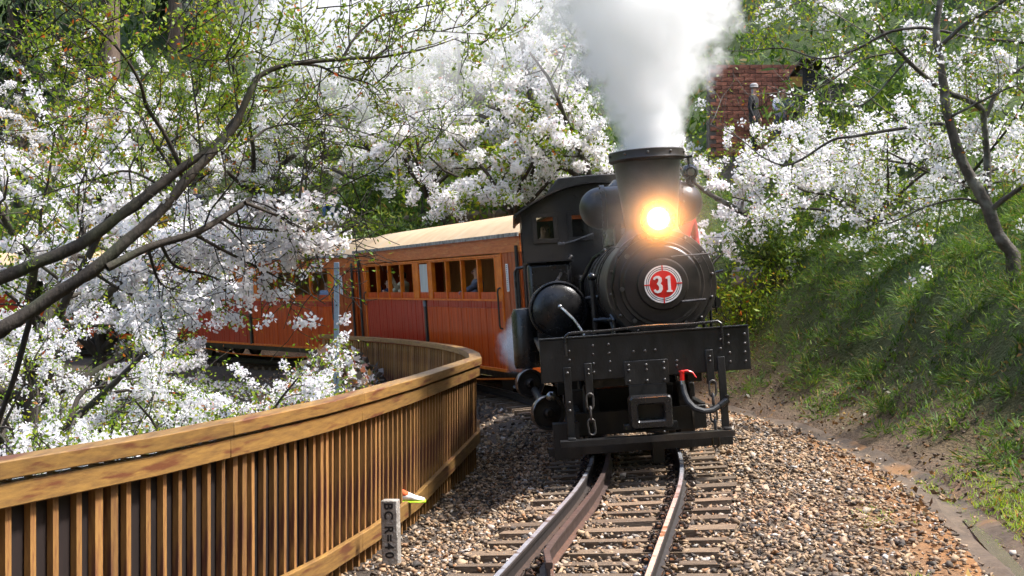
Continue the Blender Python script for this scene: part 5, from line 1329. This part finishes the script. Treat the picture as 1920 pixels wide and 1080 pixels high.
person('hiker in blue jeans standing behind blossom on the terrace', stand_at(566, 47.3), R(-10), STAND, (.5,.5,.52), (.06,.16,.40), group=GH)
q = stand_at(1412, 34.6); person('person in dark hooded jacket standing at the brick wall', (q[0], 34.5, 5.0), R(60), STAND, (.02,.02,.022), (.03,.03,.035), hair=(.3,.3,.3), group='people at the brick wall', hat=(.35,.33,.32))
q = stand_at(1460, 34.6); person('person in pale lilac jacket leaning forward by the brick wall', (q[0], 34.4, 4.95), R(10), LEAN, (.45,.45,.55), (.10,.10,.13), hair='hair', group='people at the brick wall')
# crew
m4 = loco.matrix_basis
person('crew member in red jacket and orange trousers beside the boiler', tuple(m4 @ Vector((.76,3.7,1.10))), R(25), STAND, (.42,.012,.012), (.60,.08,.01), scale=.90, hat=(.5,.03,.03))
q = m4 @ Vector((-.74,5.95,.92)); person('driver behind the cab front window', tuple(q), 0, STAND, (.35,.10,.05), (.05,.05,.06), scale=.94)
# passengers
GP = 'passengers at the windows'
def passenger(label, car, t, rz, J=STAND, shirt=(.03,.03,.04), sc=.85, x=-.66, dz=0.0, **kw):
    q = CARS[car].matrix_basis @ Vector((x, ty(t), CZ0+.10+dz))
    return person(label, tuple(q), rz, J, shirt, (.04,.04,.05), scale=sc, group=GP, **kw)
SITC = dict(SIT, pel=(0,0,.5), hl=(-.1,0,.48), hr=(.1,0,.48), kl=(-.12,-.02,.25), kr=(.12,-.02,.25), al=(-.12,0,.03), ar=(.12,0,.03), tl=(-.12,-.1,.0), tr=(.12,-.1,.0), chest=(0,0,.82), neck=(0,0,.96), hd=(0,-.02,1.06), top=(0,-.01,1.17), sl=(-.17,0,.9), sr=(.17,0,.9), el=(-.2,-.02,.7), er=(.2,-.02,.7), wl=(-.16,-.1,.6), wr=(.16,-.1,.6), fl=(-.14,-.14,.58), fr=(.14,-.14,.58))
passenger('child in white and blue collar looking out of the second car', 1, .185, R(-25), SITC, (.32,.40,.55), .92, x=-.72, dz=.38)
UP = dict(STAND, er=(.30,-.30,1.30), wr=(.32,-.42,1.55), fr=(.33,-.44,1.63), el=(-.24,-.2,1.15), wl=(-.2,-.35,1.2), fl=(-.18,-.42,1.25))
p1 = passenger('passenger raising a cream-sleeved arm with a camera out of the first car', 0, .80, R(-62), UP, (.62,.55,.36), .95)
q = m_ = Matrix.Rotation(R(-62), 3, 'Z') @ (Vector(UP['fr'])*.95) + p1.location
b = MB(); b.bb(-.06,.06,-.03,.03,-.04,.04); b.lathe([(.032,-.09),(.034,-.03)], (0,0,0), (0,1,0), 16)
tag(b.build('compact_camera', K['ink'], None, bevel=.008, loc=tuple(q + Vector((0,0,.03))), rot=(0,0,R(-62))), 'small black camera held up out of the first car window', 'camera')
ELB = dict(STAND, er=(.20,-.42,1.16), wr=(.02,-.30,1.22), fr=(-.04,-.25,1.25))
passenger('passenger resting a grey-sleeved elbow on the first car window', 0, .33, R(-70), ELB, (.16,.17,.22), .95)
passenger('passenger in dark clothes inside the first car near the front', 0, .17, R(-60), STAND, (.05,.06,.055), .95, x=-.4)
passenger('passenger in navy at the rearmost window of the first car', 0, .91, R(-60), UP, (.02,.03,.08), .85)
# foot through the fence
FS = dict(STAND, pel=(-.72,-.05,-.34), chest=(-.74,.10,-.06), neck=(-.70,.14,.08), hd=(-.66,.13,.16), top=(-.66,.14,.26), sl=(-.74,-.08,.02), el=(-.60,-.16,-.2), wl=(-.42,-.10,-.22), fl=(-.36,-.06,-.2), sr=(-.74,.28,.02), er=(-.62,.36,-.2), wr=(-.45,.28,-.2), fr=(-.38,.25,-.2),
   hr=(-.70,.06,-.36), kr=(-.36,.16,-.14), ar=(-.40,.22,-.52), tr=(-.30,.22,-.56), hl=(-.70,-.08,-.36), kl=(-.34,-.05,.0), al=(-.075,0,.085), tl=(.02,0,.045))
sx_, sy_ = -.885, 12.08; sz_ = fbot(sy_)+.01
pf = person('person crouching behind the fence with one sneaker poking through', (sx_-.02, sy_, sz_), R(-5), FS, (.02,.02,.03), (.035,.035,.09), shoes=(.75,.14,.04))
K['lime'] = mat('lime_sole', (.55,.85,.02), (.45,.75,.02), nscale=8, rough=.5)
sh = empty('shoe', (-.02,0,0), parent=pf)
def shoe_loft(zlo, zhi, grow):
    q = MB(); n = 12; prof = [(-.10,.030,.085),(-.07,.038,.10),(-.02,.040,.105),(.03,.043,.085),(.08,.047,.062),(.125,.043,.050),(.155,.028,.042),(.168,.010,.036)]
    for x, w, h in prof:
        for k in range(n):
            a = 2*math.pi*k/n; z = zlo if math.sin(a) < -.2 else (zlo + (min(h, zhi)-zlo)*max(0, math.sin(a)+.2)/1.2)
            q.v.append((x*(1+grow), (w+grow*.1)*math.cos(a), z))
    for i in range(len(prof)-1):
        for k in range(n): q.f.append((i*n+k, i*n+(k+1)%n, (i+1)*n+(k+1)%n, (i+1)*n+k))
    q.f += [tuple(range(n)), tuple(range((len(prof)-1)*n, len(prof)*n))]; return q
shoe_loft(.022,.2,0).build('upper', K['white'], sh, smooth=60); shoe_loft(.0,.026,.05).build('sole', K['lime'], sh, smooth=50)
# backpack
b = MB(); b.sphere((0,0,0), .2, 16, 10, (.8,.6,1.2)); q = px(337, 392, 48.6)
bp_ = thing('backpack', 'bright blue backpack standing by the hiker in dark jacket', 'backpack', (q[0], 48.6, q[2]-.22)); b.v = [(x,y,z+.22) for x,y,z in b.v]; b.build('bag', cloth((.03,.30,.75)), bp_, smooth=60)
b = MB(); b.sphere((0,-.10,.14), .11, 12, 8, (.9,.5,.8)); b.build('pocket', cloth((.03,.24,.62)), bp_, smooth=60)

# ================================================================ steam
def steam_mat(name, kind, dens, nscale, aniso=.2, **kw):
    m, nt, N, L = new_mat(name)
    out = N.new('ShaderNodeOutputMaterial'); v = N.new('ShaderNodeVolumePrincipled')
    v.inputs['Color'].default_value = (1,1,1,1); v.inputs['Anisotropy'].default_value = aniso
    tc = N.new('ShaderNodeTexCoord'); sp = N.new('ShaderNodeSeparateXYZ'); L.new(tc.outputs['Object'], sp.inputs[0])
    def math_(op, a, b=None, c=None):
        n = N.new('ShaderNodeMath'); n.operation = op
        for i, x in enumerate((a, b, c)):
            if x is None: continue
            if isinstance(x, (int, float)): n.inputs[i].default_value = x
            else: L.new(x, n.inputs[i])
        return n.outputs[0]
    nz = N.new('ShaderNodeTexNoise'); nz.inputs['Scale'].default_value = nscale; nz.inputs['Detail'].default_value = 5; nz.inputs['Roughness'].default_value = .6
    nz.inputs['Distortion'].default_value = .3; L.new(tc.outputs['Object'], nz.inputs['Vector'])
    X, Y, Z = sp.outputs
    if kind == 'plume':
        rad = math_('MULTIPLY_ADD', Z, kw['slope'], kw['r0'])
        cx = math_('MULTIPLY', math_('POWER', math_('MAXIMUM', math_('SUBTRACT', Z, 1.3), 0), 1.6), -.35)
        dx = math_('SUBTRACT', X, math_('ADD', cx, math_('MULTIPLY', Z, kw.get('lean', 0))))
        dist = math_('DIVIDE', math_('SQRT', math_('ADD', math_('MULTIPLY', dx, dx), math_('MULTIPLY', Y, Y))), rad)
        f = math_('ADD', math_('SUBTRACT', 1.0, dist), math_('MULTIPLY', math_('SUBTRACT', nz.outputs[0], .5), kw.get('turb', 1.5)))
        dz = math_('DIVIDE', dens, math_('MULTIPLY_ADD', Z, 1.1, 1.0))
    else:
        L_ = math_('SQRT', math_('ADD', math_('ADD', math_('MULTIPLY', math_('DIVIDE', X, kw['rx']), math_('DIVIDE', X, kw['rx'])), math_('MULTIPLY', math_('DIVIDE', Y, kw['ry']), math_('DIVIDE', Y, kw['ry']))), math_('MULTIPLY', math_('DIVIDE', Z, kw['rz']), math_('DIVIDE', Z, kw['rz']))))
        f = math_('ADD', math_('SUBTRACT', kw.get('bias', .9), L_), math_('MULTIPLY', math_('SUBTRACT', nz.outputs[0], .5), kw.get('turb', 2.2)))
        dz = dens
    mr = N.new('ShaderNodeMapRange'); mr.interpolation_type = 'SMOOTHSTEP'; mr.inputs[1].default_value = 0.0; mr.inputs[2].default_value = kw.get('soft', .55); L.new(f, mr.inputs[0])
    d = math_('MULTIPLY', mr.outputs[0], dz); L.new(d, v.inputs['Density']); L.new(v.outputs[0], out.inputs['Volume']); return m
q = m4 @ Vector((SX, SY, 2.80)); b = MB()
prof = [(.27,.0),(.30,.06),(.62,.35),(1.0,1.0),(1.45,1.7),(2.0,2.6),(2.6,3.8)]
b.lathe([(r, t) for r, t in prof], (0,0,0), (0,0,1), 28); b.v = [(x-.35*max(z-1.3,0)**1.6, y, z) for x, y, z in b.v]
st = b.build('steam_plume', steam_mat('steam_plume', 'plume', 11.0, 3.0, aniso=0.3, r0=.27, slope=.46, turb=1.9, soft=.3), None, smooth=60, loc=tuple(q))
tag(st, 'thick white steam plume billowing up from the chimney', 'steam', kind='stuff')
def puff(name, label, loc, rx, ry, rz, dens, ns, **kw):
    b = MB(); b.sphere((0,0,0), 1.0, 24, 14, (rx,ry,rz)); o = b.build(name, steam_mat(name, 'puff', dens, ns, rx=rx, ry=ry, rz=rz, **kw), None, smooth=60, loc=loc); return tag(o, label, 'steam', kind='stuff')
puff('drifting_steam', 'thin veil of steam drifting left across the hillside cherries', (-2.6,31.5,8.2), 5.2,3.2,3.2, .55, .4, bias=.95, turb=2.0, soft=.9)
q = m4 @ Vector((-1.05,7.2,.95)); puff('cylinder_steam', 'small puff of white steam between locomotive and first car', tuple(q), .42,.5,.55, 6.0, 3.0, bias=.8, turb=1.6)
puff('lamp_glow_mist', 'faint added mist standing in for the glare round the lit headlamp', tuple(m4 @ Vector((HX, .30, HZ))), .78,.34,.66, .6, 1.4, bias=1.0, turb=.4, soft=1.1)  # mist volume added to imitate lens glare round the lamp
